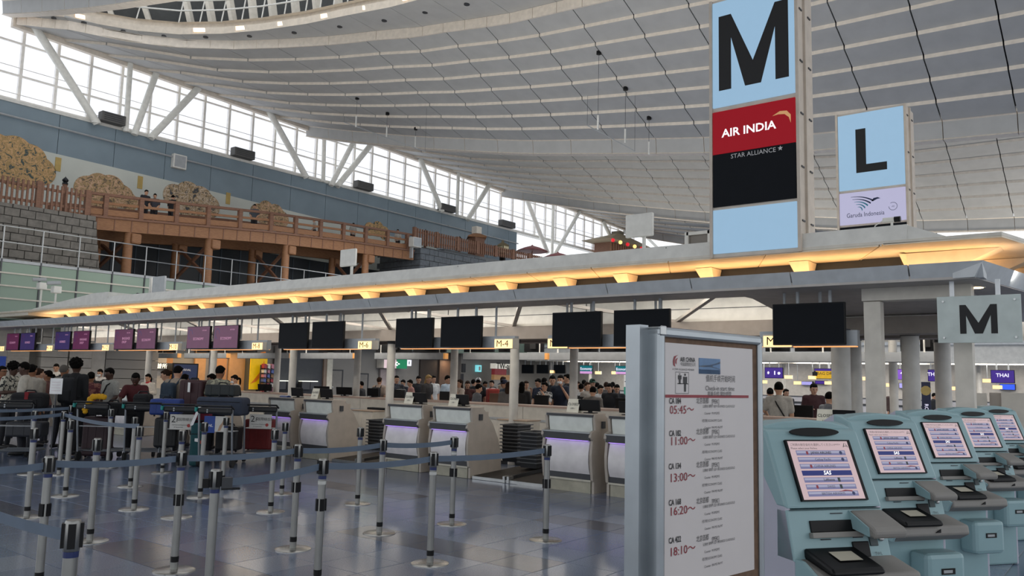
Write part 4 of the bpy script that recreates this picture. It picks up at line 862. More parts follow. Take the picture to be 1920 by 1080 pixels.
flat([[(-.4, -.5), (-.1, -.4), (.2, -.1), (.3, .3), (.25, .6), (.2, .3), (.05, 0), (-.2, -.3)], [(.0, .75), (.35, .8), (.3, .95), (.05, .9)]], M('swoosh_orange', '#d8741a', .5, emit=.15), t, facY((cx, YG - .105, (a.z + b.z) / 2)), 'swoosh'); MB().box((cx - .05, YG - .07, 0), (cx + .05, YG - .03, a.z)).build('stand', dgrey, t)
t = thing('product_shelf', 'dark shelf of colourful boxes beside the yellow banner', 'shelf'); a = atY(490, 735, YG - .5); b = atY(520, 685, YG - .5)
MB().box((a.x, YG - .35, 0), (b.x, YG - .3, b.z)).build('back', dgrey, t)
bc = [M('box_red', '#8c3038', .5), M('box_blue', '#4a5a90', .5), M('box_white', '#b8b4ac', .5), M('box_brown', '#7a5c40', .5), M('box_pink', '#a06a78', .5)]
for r in range(6):
    z = a.z + (b.z - a.z) * r / 6; MB().box((a.x, YG - .6, z), (b.x, YG - .3, z + .02)).build('shelf_board', dgrey, t)
    for c in range(4):
        x = a.x + (b.x - a.x) * c / 4
        tag(MB().prism([(x + .03, z + .02), (x + (b.x - a.x) / 4 - .03, z + .02), (x + (b.x - a.x) / 4 - .03, z + .22), (x + (b.x - a.x) / 4 - .1, z + .25), (x + .03, z + .25)], YG - .57, YG - .36, 'y').build('product_box', bc[(r * 3 + c * 2) % 5]), '%s product box, %s shelf up, %s place, beside the yellow banner' % (('red', 'blue', 'white', 'brown', 'pink')[(r * 3 + c * 2) % 5], ORD[r], ('leftmost', 'inner left', 'inner right', 'rightmost')[c]), 'box', 'boxes on the shelf by the banner')
gpan(520, 607, 0, 3.0, M('dark_panel', '#3a3d42', .5), 'dark_panel', .1)
for (xa, xb) in ((518, 530), (532, 548), (560, 575), (576, 590)): MB().box((gx(xa), YG - .3, .9), (gx(xb), YG, 1.25)).build('machine_top', dgrey, gwall); MB().box((gx(xa), YG - .28, 1.26), (gx(xb), YG - .02, 1.3)).build('machine_light', M('machine_lit', '#e8ecdf', .4, emit=.8), gwall)
gpan(607, 612, 0, 3.2, M('frame_taupe', '#7a6a5e', .5), 'frame', 0); gpan(612, 622, 0, 3.2, M('pilaster_ivory', '#c0bcae', .5), 'pilaster', -.05)
doorm = M('door_grey', '#7d7a75', .5)
for n_, (xa, xb, yt) in enumerate(((628, 650, 695), (680, 698, 702))):
    d = struct(MB().box((gx(xa), YG + .34, 0), (gx(xb), YG + .4, gz(xa, yt))).build('door_%d' % (n_ + 1), doorm)); MB().box((gx(xa) - .06, YG + .32, 0), (gx(xa), YG + .4, gz(xa, yt) + .06)).build('door_frame', dgrey, d); MB().box((gx(xb), YG + .32, 0), (gx(xb) + .06, YG + .4, gz(xa, yt) + .06)).build('door_frame', dgrey, d); MB().box((gx(xa), YG + .32, gz(xa, yt)), (gx(xb), YG + .4, gz(xa, yt) + .06)).build('door_frame', dgrey, d); MB().ell((gx(xa) + .15, YG + .32, 1.0), (.05, .04, .05), 8, 6).build('door_knob', steel, d)
t = thing('green_shop_sign', 'green lit shop sign with white lettering behind a slim column', 'sign'); a = atY(717, 690, YG - .1); b = atY(761, 672, YG - .1)
MB().box((a.x, YG - .2, a.z), (b.x, YG + .35, b.z)).build('box', white2, t); MB().box((a.x + .9, YG - .21, a.z), (b.x, YG - .2, b.z)).build('green_face', M('sign_green', '#0f7a52', .4, emit=.4), t); MB().box((a.x, YG - .21, a.z), (a.x + .85, YG - .2, b.z)).build('picture_face', M('sign_pink', '#d8c0c4', .4, emit=.4), t)
text('vitac-', .42, M('sign_white', '#ffffff', .4, emit=.8), t, facY((b.x - 1.0, YG - .215, (a.z + b.z) / 2)), bold=.01)
gpan(720, 748, 0, gz(730, 692), M('shop_back_pink', '#a89a98', .5), 'shop_back', .25, .1)
t = thing('phone_pictogram', 'small white lit pictogram sign on the grey wall', 'sign'); a = atY(770, 686, YG - .1); b = atY(779, 675, YG - .1); MB().box((a.x, YG + .2, a.z), (b.x, YG + .4, b.z)).build('lit_box', M('picto_white', '#e8e8f4', .4, emit=.8), t); MB().box((a.x + .15, YG + .19, a.z + .08), (b.x - .15, YG + .2, b.z - .08)).build('symbol', navy, t)
gpan(795, 829, 0, 3.0, M('corridor_dark', '#2f2723', .6), 'corridor_back', .3, .1); gpan(829, 848, 0, 3.0, M('corridor_brown', '#5c4a3e', .6), 'corridor_side', .2, .2); area('corridor_lamp', (gx(838), YG - .2, 2.6), .4, 12, (1, .7, .45))
gpan(848, 866, 0, 3.0, M('corridor_edge', '#55504c', .6), 'corridor_edge', .1)
t = thing('cyan_wall_sign', 'small cyan lit sign on the grey wall past the corridor', 'sign'); p = atY(904, 691, YG); MB().box((p.x - .18, YG + .2, p.z - .2), (p.x + .18, YG + .4, p.z + .2)).build('lit_box', M('cyan_lit', '#7fd8e0', .4, emit=.7), t); MB().box((p.x - .08, YG + .19, p.z - .12), (p.x + .08, YG + .2, p.z + .12)).build('symbol', white, t)
for (px_, py_) in ((878, 690), (874, 709)):
    p = atY(px_, py_, YG); MB().box((p.x - .15, YG + .33, p.z - .25), (p.x + .15, YG + .4, p.z + .25)).build('wall_box', dgrey, gwall)
t = thing('shop_fascia', 'white shop fascia with dark lettering and coloured panels beyond the crowd', 'sign'); a = atY(926, 712, 30.0); b = atY(962, 683, 30.0); mid = a.z + (b.z - a.z) * .68
MB().box((a.x, 29.9, mid), (b.x, 30.3, b.z)).build('fascia', M('fascia_lit', '#dcd8cc', .5, emit=.25), t); text('TW-ard', .5, ink, t, facY(((a.x + b.x) / 2, 29.89, (mid + b.z) / 2)), bold=.01)
MB().box((a.x, 29.95, mid - .35), (a.x + 1.1, 30.2, mid)).build('red_panel', bc[0], t); MB().box((a.x + 2, 29.95, mid - .35), (b.x, 30.2, mid)).build('blue_panel', bluew, t); MB().box((a.x, 29.98, a.z), (a.x + 2.2, 30.2, mid - .35)).build('tan_panel', shopw, t); MB().box((a.x + 2.2, 29.98, a.z), (b.x, 30.2, mid - .35)).build('blue_display', M('display_navy', '#12224a'), t); MB().box((a.x, 30.0, 0), (b.x, 30.2, a.z)).build('base', gw, t)

# ================================================================ next counter island beyond the crowd
KX = 41.0
kw = struct(MB().box((46.5, -22, 0), (46.8, 31, 6)).build('wall_far', M('far_wall_grey', '#bdb9b2', .6)))
for r in range(8):
    z = 2.9 + .3 * r; MB().box((46.46, 14, z), (46.5, 31, z + .27)).build('siding_board', side, kw)
kc = struct(MB().box((KX - .3, -4, 2.95), (46, 30.5, 3.1)).build('ceiling_canopy', white2)); MB().box((KX - .4, -4, 2.78), (KX - .3, 30.5, 3.6)).build('fascia', white, kc); MB().box((KX - .6, -4, 3.6), (KX - .3, 30.5, 3.75)).build('fascia_top', fasc, kc)
MB().box((KX + .5, -4, 2.75), (KX + .7, 30.5, 2.95)).build('bulkhead', white2, kc)
for y in range(-3, 31, 3): MB().cyl((KX + 1.5, y, 0), (KX + 1.5, y, 2.95), .1, n=10).build('canopy_post', colm, kc)
kd = thing('far_counter', 'long pale check-in counter of the next island beyond the crowd', 'counter'); MB().box((KX + .5, -4, 0), (KX + 1.0, 30, 1.08)).build('front', ivory, kd); MB().box((KX + .45, -4, 1.08), (KX + 1.05, 30, 1.12)).build('top', dgrey, kd); MB().box((KX + .44, -4, .74), (KX + .5, 30, .84)).build('shelf_edge', dgrey, kd)
thai = M('screen_thai_purple', '#3d2280', .3, emit=.3, ecol='#4a2aa0'); tealm = M('screen_teal', '#0f6a72', .3, emit=.35, ecol='#0f8088'); yelm = M('screen_yellow', '#d8a81c', .3, emit=.4); wtx = M('glow_print', '#f0eaff', .5, emit=.6); pinkm = M('screen_pink_purple', '#8a58c8', .3, emit=.45)
for n_, (x0, x1_, y0, y1_, m_, txt, lab) in enumerate([(978, 1000, 684, 700, screen_off, '', 'black far screen, leftmost of three in a row above the crowd'), (1006, 1028, 684, 700, screen_off, '', 'black far screen, middle of three in a row above the crowd'), (1038, 1060, 684, 700, screen_off, '', 'black far screen, rightmost of three in a row above the crowd'),
        (1087, 1111, 685, 701, tealm, 'Economy', 'teal far check-in screen right of the slim column'), (1154, 1180, 686, 702, tealm, 'Economy', 'teal far check-in screen nearest the notice board'), (1190, 1204, 682, 702, thai, '', 'purple far screen just left of the notice board'),
        (1434, 1468, 689, 709, thai, 'priority', 'purple far screen with white pictograms right of the notice board'), (1527, 1564, 691, 710, yelm, 'BAG DROP', 'yellow and purple far bag drop screen above the man in maroon'), (1600, 1606, 690, 712, yelm, '', 'sliver of a yellow far screen between two columns'), (1682, 1704, 692, 712, pinkm, '45', 'pink and purple far picture screen right of the white portal post'), (1740, 1761, 693, 715, thai, 'THAI', 'purple far airline screen left of the brown column'), (1858, 1902, 694, 718, thai, 'THAI', 'purple far airline screen at the right, below the hanging M sign')]):
    a = atX(x0, y1_, KX); b = atX(x1_, y0, KX); cy_, cz_ = (a.y + b.y) / 2, (a.z + b.z) / 2; w = (a.y - b.y) / 2; h = (b.z - a.z) / 2
    t = thing('far_screen', lab, 'screen', (KX, cy_, cz_), 0, 'screens of the next island')
    MB().box((0, -w, -h), (.1, w, h)).build('casing', black, t); MB().box((-.01, -w + .02, -h + .02), (0, w - .02, h - .02)).build('display', m_, t)
    for s_ in (-.5, .5): MB().cyl((.05, s_ * w, h), (.05, s_ * w, 3.0 - cz_), .03, n=6).build('hanger', grey, t)
    if txt == 'priority':
        flat([[(.06 * math.cos(i), .08 * math.sin(i)) for i in (0, 1, 2, 3, 4, 5)], rect(.3, -.1, .36, .1), [(.55 + .08 * math.cos(i), -.02 + .08 * math.sin(i)) for i in (0, 1, 2, 3, 4, 5)]], wtx, t, facX((-.015, .28, .0)), 'pictograms')
    elif txt == 'BAG DROP':
        MB().box((-.012, -w + .02, h * .5), (-.01, w - .02, h - .02)).build('purple_band', thai, t); text(txt, .2, ink, t, facX((-.015, -.15, .0))); flat([rect(-.12, -.1, .12, .1), rect(-.05, .1, .05, .14)], ink, t, facX((-.015, .45, -.02)), 'bag_symbol')
    elif txt: text(txt, .22, wtx, t, facX((-.015, .0, .05)), bold=.004)
    if m_ == tealm: MB().box((-.012, -w + .02, -h + .02), (-.01, w - .02, -h + .16)).build('pink_band', M('band_pink', '#d8a0d8', .4, emit=.5), t)
for n_, (px_, py_) in enumerate([(1036, 697), (1121, 699), (1152, 699), (1478, 707), (1523, 708), (1432, 716), (1495, 718), (1553, 718), (1625, 710), (1669, 722), (1851, 714), (1870, 726), (1783, 728)]):
    X = KX + (0 if py_ < 712 else 3); p = atX(px_, py_, X)
    t = thing('far_number_sign', 'small glowing counter number on the next island, %s from the left' % (ORD[n_]), 'number sign', (X, p.y, p.z), 0, 'far counter number signs'); MB().box((0, -.2, -.09), (.1, .2, .09)).build('box', white2, t); MB().box((-.01, -.19, -.08), (0, .19, .08)).build('lit_face', lit_sign, t); MB().cyl((.05, 0, .09), (.05, 0, 2.97 - p.z), .02, n=6).build('hanger', grey, t)
blit = M('screen_bright_blue', '#2a50d0', .3, emit=.7)
for n_, (x0, x1_, y0, y1_, m_) in enumerate([(1498, 1520, 715, 722, M('screen_lilac', '#9c98d8', .3, emit=.5)), (1525, 1548, 714, 720, thai), (1790, 1797, 715, 724, blit), (1873, 1902, 720, 731, blit), (1683, 1697, 718, 728, MATS['screen_lilac'])]):
    a = atX(x0, y1_, KX + 5); b = atX(x1_, y0, KX + 5); t = thing('far_wall_screen', 'distant bright blue or lilac wall screen, %s from the left' % ORD[n_], 'screen', (KX + 5.3, (a.y + b.y) / 2, (a.z + b.z) / 2), 0, 'distant wall screens'); w = abs(a.y - b.y) / 2; h = abs(b.z - a.z) / 2
    MB().box((0, -w, -h), (.2, w, h)).build('casing', black, t); MB().box((-.01, -w + .02, -h + .02), (0, w - .02, h - .02)).build('display', m_, t)
# tall banner stands
for n_, (x0, x1_, yt, X, m_, lab) in enumerate([(1727, 1744, 716, 26, M('banner_dark_blue', '#2a2c44', .5), 'tall dark blue banner stand with a gold emblem between two columns'), (1170, 1182, 703, 30, M('banner_teal_green', '#2f8a74', .5), 'tall green and white banner stand among the crowd'), (1568, 1578, 700, 24, M('banner_purple_yellow', '#56408a', .5), 'narrow purple and yellow banner stand behind the staff'), (1565, 1579, 745, 20, M('banner_red_dark', '#6a2430', .5), 'low dark red display panel behind the grey-suited clerk')]):
    a = atX(x0, yt, X); b = atX(x1_, yt, X); w = (a.y - b.y) / 2; t = thing('banner_stand', lab, 'banner', (X, (a.y + b.y) / 2, 0)); H = a.z
    MB().box((0, -w, .1), (.03, w, H)).build('sheet', m_, t); MB().box((-.15, -w, 0), (.18, w, .1)).build('base', dgrey, t)
    if n_ == 0: flat([[(.14 * math.cos(i * .6), .14 * math.sin(i * .6)) for i in range(10)]], gold, t, facX((-.004, 0, H - .25)), 'emblem'); text('ROYAL SILK', .14, wtx, t, MX((-.004, 0, H - 1.0), (0, 0, -1), (0, -1, 0), (-1, 0, 0)))
    if n_ == 1: MB().box((-.005, -w, H - .5), (0, w, H)).build('white_top', white, t)
    if n_ == 2: MB().box((-.005, -w, H - 1.3), (0, w, H - .5)).build('yellow_part', yelm, t)
# ================================================================ people
def limb(b, pts, rad, n=10):      # continuous tapered limb with rounded ends; rad: r or (rx, ry)
    pts = [Vector(p) for p in pts]; rad = [(r, r) if not isinstance(r, tuple) else r for r in rad]; rings = []
    def ring(c, d, r, k):
        sx = Vector((1, 0, 0)); sx = (sx - d * sx.dot(d)); sx = sx.normalized() if sx.length > .15 else Vector((0, 1, 0)); sy = d.cross(sx).normalized()
        return [c + sx * (r[0] * k * math.cos(2 * math.pi * i / n)) + sy * (r[1] * k * math.sin(2 * math.pi * i / n)) for i in range(n)]
    N = len(pts); dirs = []
    for i in range(N):
        a = pts[max(0, i - 1)]; c = pts[min(N - 1, i + 1)]; dirs.append((c - a).normalized())
    m0 = min(rad[0]); m1 = min(rad[-1])
    rings += [ring(pts[0] - dirs[0] * m0 * .95, dirs[0], rad[0], .3), ring(pts[0] - dirs[0] * m0 * .6, dirs[0], rad[0], .8)]
    for i in range(N): rings.append(ring(pts[i], dirs[i], rad[i], 1))
    rings += [ring(pts[-1] + dirs[-1] * m1 * .6, dirs[-1], rad[-1], .8), ring(pts[-1] + dirs[-1] * m1 * .95, dirs[-1], rad[-1], .3)]
    b.loft(rings)
ARM = {'down': ((.05, .02, -.28), (.03, -.04, -.53)), 'hold': ((.06, .03, -.27), (-.03, -.23, -.24)), 'reach': ((.08, -.15, -.22), (.02, -.38, -.3)), 'phone': ((.07, -.1, -.25), (-.07, -.21, .02)), 'low': ((.05, .0, -.28), (-.06, -.16, -.46)), 'up': ((.1, -.12, -.2), (-.04, -.3, -.02))}
POSE = {'stand': (.02, .05, 'down', 'down'), 'hold': (.04, .25, 'hold', 'hold'), 'lean': (.45, .45, 'reach', 'reach'), 'phone': (.02, .1, 'down', 'phone'), 'low': (.05, .3, 'low', 'low'), 'one': (.12, .2, 'down', 'reach'), 'up': (.03, .15, 'hold', 'up')}
PC = {}
def remesh(b, name, vox, it=3):
    me = b.mesh(name, white); o = bpy.data.objects.new(name, me); COL.objects.link(o)
    r = o.modifiers.new('r', 'REMESH'); r.mode = 'VOXEL'; r.voxel_size = vox; r.use_smooth_shade = True
    s_ = o.modifiers.new('s', 'SMOOTH'); s_.iterations = it; s_.factor = .5
    dg = bpy.context.evaluated_depsgraph_get(); m2 = bpy.data.meshes.new_from_object(o.evaluated_get(dg)); bpy.data.objects.remove(o); bpy.data.meshes.remove(me)
    m2.name = name; m2.materials.clear(); m2.materials.append(white); m2.polygons.foreach_set('use_smooth', [True] * len(m2.polygons)); return m2
def pose_meshes(pn):
    if pn in PC: return PC[pn]
    lean, hd, aL, aR = POSE[pn]; P0 = Vector((0, 0, .95)); ax = Vector((0, -math.sin(lean), math.cos(lean))); J = lambda t: P0 + ax * t
    ha = Vector((0, -math.sin(hd), math.cos(hd))); neck = J(.50); hc = neck + ha * .145
    arms = []
    for sgn, k in ((-1, aL), (1, aR)):
        s = J(.44) + Vector((sgn * .175, 0, 0)); e, w = ARM[k]; e = s + Vector((e[0] * sgn, e[1], e[2])); w = s + Vector((w[0] * sgn, w[1], w[2])); arms.append((sgn, s, e, w))
    def torso(b, g):
        limb(b, [J(-.06), J(.02), J(.14), J(.28), J(.40), J(.46)], [(.155 + g, .11 + g), (.165 + g, .115 + g), (.145 + g, .10 + g), (.168 + g, .115 + g), (.16 + g, .10 + g), (.09 + g, .07 + g)], 14)
        for sgn, s, e, w in arms: limb(b, [J(.42), s], [.065 + g, .062 + g])
    body = MB(); torso(body, 0); limb(body, [J(.42), neck, hc - ha * .04], [.06, .053, .055])
    body.ell(hc, (.076, .094, .115), 14, 10, Matrix.Rotation(hd, 3, 'X')); body.ell(hc + Matrix.Rotation(hd, 3, 'X') @ Vector((0, -.03, -.06)), (.052, .06, .06), 10, 8)
    hands = MB()
    for sgn, s, e, w in arms:
        limb(body, [s, s + (e - s) * .5, e], [.055, .05, .042]); limb(body, [e, e + (w - e) * .35, w], [.043, .04, .028])
        d = (w - e).normalized(); pc = w + d * .045; limb(body, [w, pc + d * .02], [(.03, .02), (.036, .018)])
        side_ = d.cross(Vector((0, 0, 1))); side_ = side_.normalized() if side_.length > .3 else Vector((1, 0, 0)); cur = (d + Vector((0, 0, -.5))).normalized()
        for i, (o_, l) in enumerate(((-.026, .06), (-.009, .072), (.009, .068), (.026, .052))):
            a = pc + side_ * o_ + d * .03; m_ = a + d * l * .5; hands.cyl(a, m_, .0085, .008, 6); hands.cyl(m_, m_ + cur * l * .5, .008, .0065, 6)
        a = pc + side_ * (-.03 * sgn) - d * .01; hands.cyl(a, a + (side_ * (-.03 * sgn) + d * .03), .01, .009, 6); hands.cyl(a + (side_ * (-.03 * sgn) + d * .03), a + side_ * (-.034 * sgn) + d * .06, .009, .007, 6)
    hips = [(sgn, Vector((sgn * .085, 0, .9))) for sgn in (-1, 1)]
    def legs(b, g, foot=True):
        for sgn, h in hips:
            k = Vector((sgn * .095, -.02, .5)); a = Vector((sgn * .1, .02, .09)); limb(b, [h, (h + k) / 2, k], [.082 + g, .072 + g, .055 + g]); limb(b, [k, k + (a - k) * .35, a], [.055 + g, .052 + g, .036 + g])
    legs(body, 0)
    bm_ = remesh(body, 'body', .02)
    # face details join the body mesh
    f = MB(); Rh = Matrix.Rotation(hd, 3, 'X'); L = lambda x, y, z: hc + Rh @ Vector((x, y, z))
    f.ell(L(0, -.097, -.015), (.012, .016, .022), 8, 6, Rh)
    for sx in (-1, 1): f.ell(L(sx * .078, .005, -.01), (.012, .02, .03), 8, 6, Rh)
    f.mat(1)
    for sx in (-1, 1): f.ell(L(sx * .03, -.085, .01), (.013, .008, .007), 8, 6, Rh); f.ell(L(sx * .03, -.088, .028), (.018, .006, .004), 6, 4, Rh)
    f.mat(2).ell(L(0, -.086, -.058), (.022, .01, .007), 8, 6, Rh)
    import bmesh
    bb = bmesh.new(); bb.from_mesh(bm_)
    for extra_ in (f, hands):
        base = len(bb.verts); vv = [bb.verts.new(p) for p in extra_.v]
        for fc, mi in zip(extra_.f, extra_.m):
            try: x = bb.faces.new([vv[i] for i in fc]); x.material_index = mi; x.smooth = True
            except ValueError: pass
    bmesh.ops.recalc_face_normals(bb, faces=bb.faces); bb.to_mesh(bm_); bb.free(); bm_.materials.append(M('eye_dark', '#17110e', .5)); bm_.materials.append(M('lips', '#7a4640', .6))
    tee = MB(); torso(tee, .017); lon = MB(); torso(lon, .02)
    for sgn, s, e, w in arms:
        limb(tee, [s, s + (e - s) * .72], [.074, .07]); limb(lon, [s, s + (e - s) * .5, e], [.074, .066, .058]); limb(lon, [e, e + (w - e) * .35, w - (w - e) * .08], [.058, .054, .043])
    limb(tee, [J(.42), J(.485)], [(.085, .075), .062]); limb(lon, [J(.42), J(.49)], [(.085, .075), .064])
    tr = MB(); legs(tr, .014); limb(tr, [J(-.1), J(-.02), J(.06)], [(.168, .125), (.178, .128), (.165, .12)], 14)
    sh = MB()
    for sgn in (-1, 1): limb(sh, [(sgn * .1, .05, .045), (sgn * .105, -.08, .042), (sgn * .11, -.16, .032)], [(.042, .045), (.046, .04), (.04, .03)])
    PC[pn] = dict(body=bm_, tee=remesh(tee, 'top', .022), long=remesh(lon, 'top', .022), tr=remesh(tr, 'trousers', .024), sh=sh.mesh('shoes', M('shoes_dark', '#1a1a1c', .6), True), hc=hc, R=Rh, hd=hd, J=J, lean=lean)
    return PC[pn]
HC_ = {}
def hair_mesh(kind, pn):
    if (kind, pn) in HC_: return HC_[(kind, pn)]
    q = pose_meshes(pn); hc, R_ = q['hc'], q['R']; L = lambda x, y, z: hc + R_ @ Vector((x, y, z)); b = MB()
    b.ell(L(0, .026, .036), (.084, .09, .098), 14, 10, R_); b.ell(L(0, -.03, .082), (.066, .055, .038), 12, 8, R_)
    if kind == 'long': b.ell(L(0, .05, -.09), (.085, .05, .16), 12, 8, R_)
    if kind == 'tail': b.ell(L(0, .13, .0), (.035, .04, .035), 8, 6); b.ell(L(0, .15, -.09), (.03, .03, .1), 8, 6)
    if kind == 'bun': b.ell(L(0, .12, .03), (.045, .045, .045), 10, 8)
    if kind == 'curly':
        b.ell(L(0, .025, .05), (.105, .11, .112), 14, 10, R_)
        for i in range(26): a = i * 2.4; zf = 1 - i / 20; rr = math.sqrt(max(0, 1 - zf * zf)); b.ell(L(.095 * rr * math.cos(a), .03 + .098 * rr * math.sin(a), .055 + .098 * zf), (.03, .03, .03), 7, 5)
    me = b.mesh('hair', white, True); HC_[(kind, pn)] = me; return me
def cap_mesh(pn):
    if ('cap', pn) in HC_: return HC_[('cap', pn)]
    q = pose_meshes(pn); hc, R_ = q['hc'], q['R']; L = lambda x, y, z: hc + R_ @ Vector((x, y, z)); b = MB(); b.ell(L(0, .012, .045), (.092, .102, .092), 14, 10, R_); b.hexa([L(-.06, -.08, .045), L(.06, -.08, .045), L(.05, -.17, .03), L(-.05, -.17, .03), L(-.06, -.08, .055), L(.06, -.08, .055), L(.05, -.17, .038), L(-.05, -.17, .038)])
    me = b.mesh('cap', white, True); HC_[('cap', pn)] = me; return me
def dress(o, m_): o.material_slots[0].link = 'OBJECT'; o.material_slots[0].material = m_
SK = {'l': M('skin_light', '#c09478', .55), 'm': M('skin_medium', '#8f6246', .55), 'd': M('skin_dark', '#4a3226', .55)}
HR = {'k': M('hair_black', '#0e0c0a', .85, spec=.1), 'b': M('hair_brown', '#2e1f16', .8, spec=.15), 'g': M('hair_grey', '#5a5550', .8, spec=.15), 'y': M('hair_blonde', '#a08050', .7, spec=.2)}
CL = {}
def cloth(c, pattern=None):
    k = (c, pattern)
    if k in CL: return CL[k]
    m = M('cloth_%s%s' % (c[1:], '_print' if pattern else ''), c, .85, var=.12, scale=20)
    if pattern:
        nt = m.node_tree; nz = [n for n in nt.nodes if n.type == 'TEX_NOISE'][0]; nz.inputs['Scale'].default_value = 14; rp = [n for n in nt.nodes if n.type == 'VALTORGB'][0]; e = rp.color_ramp.elements; rp.color_ramp.interpolation = 'CONSTANT'
        e[0].position = 0; e[0].color = (*lin(c), 1); e[1].position = .52; e[1].color = (*lin(pattern), 1); n = e.new(.64); n.color = (*lin(c), 1)
    CL[k] = m; return m
def person(px_, py_, dep, view, pose, top, kind, leg, hair, hc_, skin, label, extra='', pat=None, floor_z=0.0, group=None):
    p = atD(px_, py_, dep); h = p.z - floor_z + .0; q = pose_meshes(pose); topz = (q['hc'] + q['R'] @ Vector((0, .01, .13))).z; s = h / topz
    rz = math.radians(308.1 + view); off = Matrix.Rotation(rz, 3, 'Z') @ Vector((q['hc'].x, q['hc'].y, 0)) * s
    t = thing('person', label, 'person', (p.x - off.x, p.y - off.y, floor_z), rz, group); t.scale = (s, s, s)
    b = ob('body', q['body'], t); dress(b, SK[skin]); o = ob('shirt', q['tee' if kind == 'tee' else 'long'], t); dress(o, cloth(top, pat)); o = ob('trousers', q['tr'], t); dress(o, cloth(leg)); ob('shoes', q['sh'], t)
    hk = 'short' if hair == 'cap' else hair; o = ob('hair', hair_mesh(hk, pose), t); dress(o, HR[hc_]); hc, R_, J = q['hc'], q['R'], q['J']
    if hair == 'cap': o = ob('cap', cap_mesh(pose), t); dress(o, cloth(extra.split('#')[1] and '#' + extra.split('#')[1][:6]))
    if 'mask' in extra: MB().ell(hc + R_ @ Vector((0, -.065, -.05)), (.062, .05, .045), 10, 8, R_).build('face_mask', cloth('#c8ccd0'), t, True)
    if 'scarf' in extra: MB().lathe([(.075, -.05), (.085, 0), (.07, .05)], 12, J(.49)).build('scarf', cloth('#a8182a'), t, True)
    if 'vest' in extra: c = ob('vest', q['tee'], t); c.scale = (1.02, 1.06, .985); c.location = (0, 0, .01); dress(c, cloth('#17181c'))
    if 'strap' in extra: MB().tube([J(.46) + Vector((.1, -.02, .02)), J(.4) + Vector((.07, -.135, 0)), J(.15) + Vector((-.1, -.14, 0)), J(.02) + Vector((-.19, -.03, 0)), J(.1) + Vector((-.1, .14, 0)), J(.36) + Vector((.05, .14, 0)), J(.46) + Vector((.1, .02, .02))], .014, 6).build('shoulder_strap', cloth('#101012'), t)
    if 'lanyard' in extra: MB().tube([J(.48) + Vector((.05, -.06, 0)), J(.25) + Vector((0, -.14, 0)), J(.48) + Vector((-.05, -.06, 0))], .006, 5).build('lanyard', cloth('#23408a'), t)
    if 'glasses' in extra: MB().tube([hc + R_ @ Vector(v) for v in ((-.08, 0, .012), (-.06, -.09, .012), (0, -.1, .012), (.06, -.09, .012), (.08, 0, .012))], .005, 5).build('glasses', black, t)
    if 'pack' in extra:
        c = '#14161a' if 'pack2' not in extra else '#2c3a48'; bp = thing('backpack', ('black' if 'pack2' not in extra else 'dark slate blue') + ' backpack worn by the ' + {1: 'tall man in black', 2: 'traveller in the beige shirt', 3: 'walker near the grey doors', 4: 'man in the navy cap'}[len([o for o in bpy.data.objects if o.name.startswith('backpack')]) + 1], 'backpack', t.location, rz); bp.scale = t.scale; c1 = J(.22) + Vector((0, .2, 0))
        MB().box((c1.x - .15, c1.y - .075, c1.z - .24), (c1.x + .15, c1.y + .085, c1.z + .22)).build('sack', cloth(c), bp, bevel=.06, seg=3); MB().box((c1.x - .11, c1.y + .08, c1.z - .2), (c1.x + .11, c1.y + .12, c1.z + .0)).build('front_pocket', cloth(c), bp, bevel=.03)
        for sx in (-.1, .1): MB().tube([J(.4) + Vector((sx, .13, 0)), J(.47) + Vector((sx, .02, .03)), J(.38) + Vector((sx, -.13, 0)), J(.15) + Vector((sx * 1.5, -.1, 0)), J(.08) + Vector((sx * 1.5, .1, 0))], .018, 6).build('strap', cloth(c), bp)
    return t
G1 = 'travellers at the counters'; G2 = 'people in the far crowd'; G3 = 'airline staff'
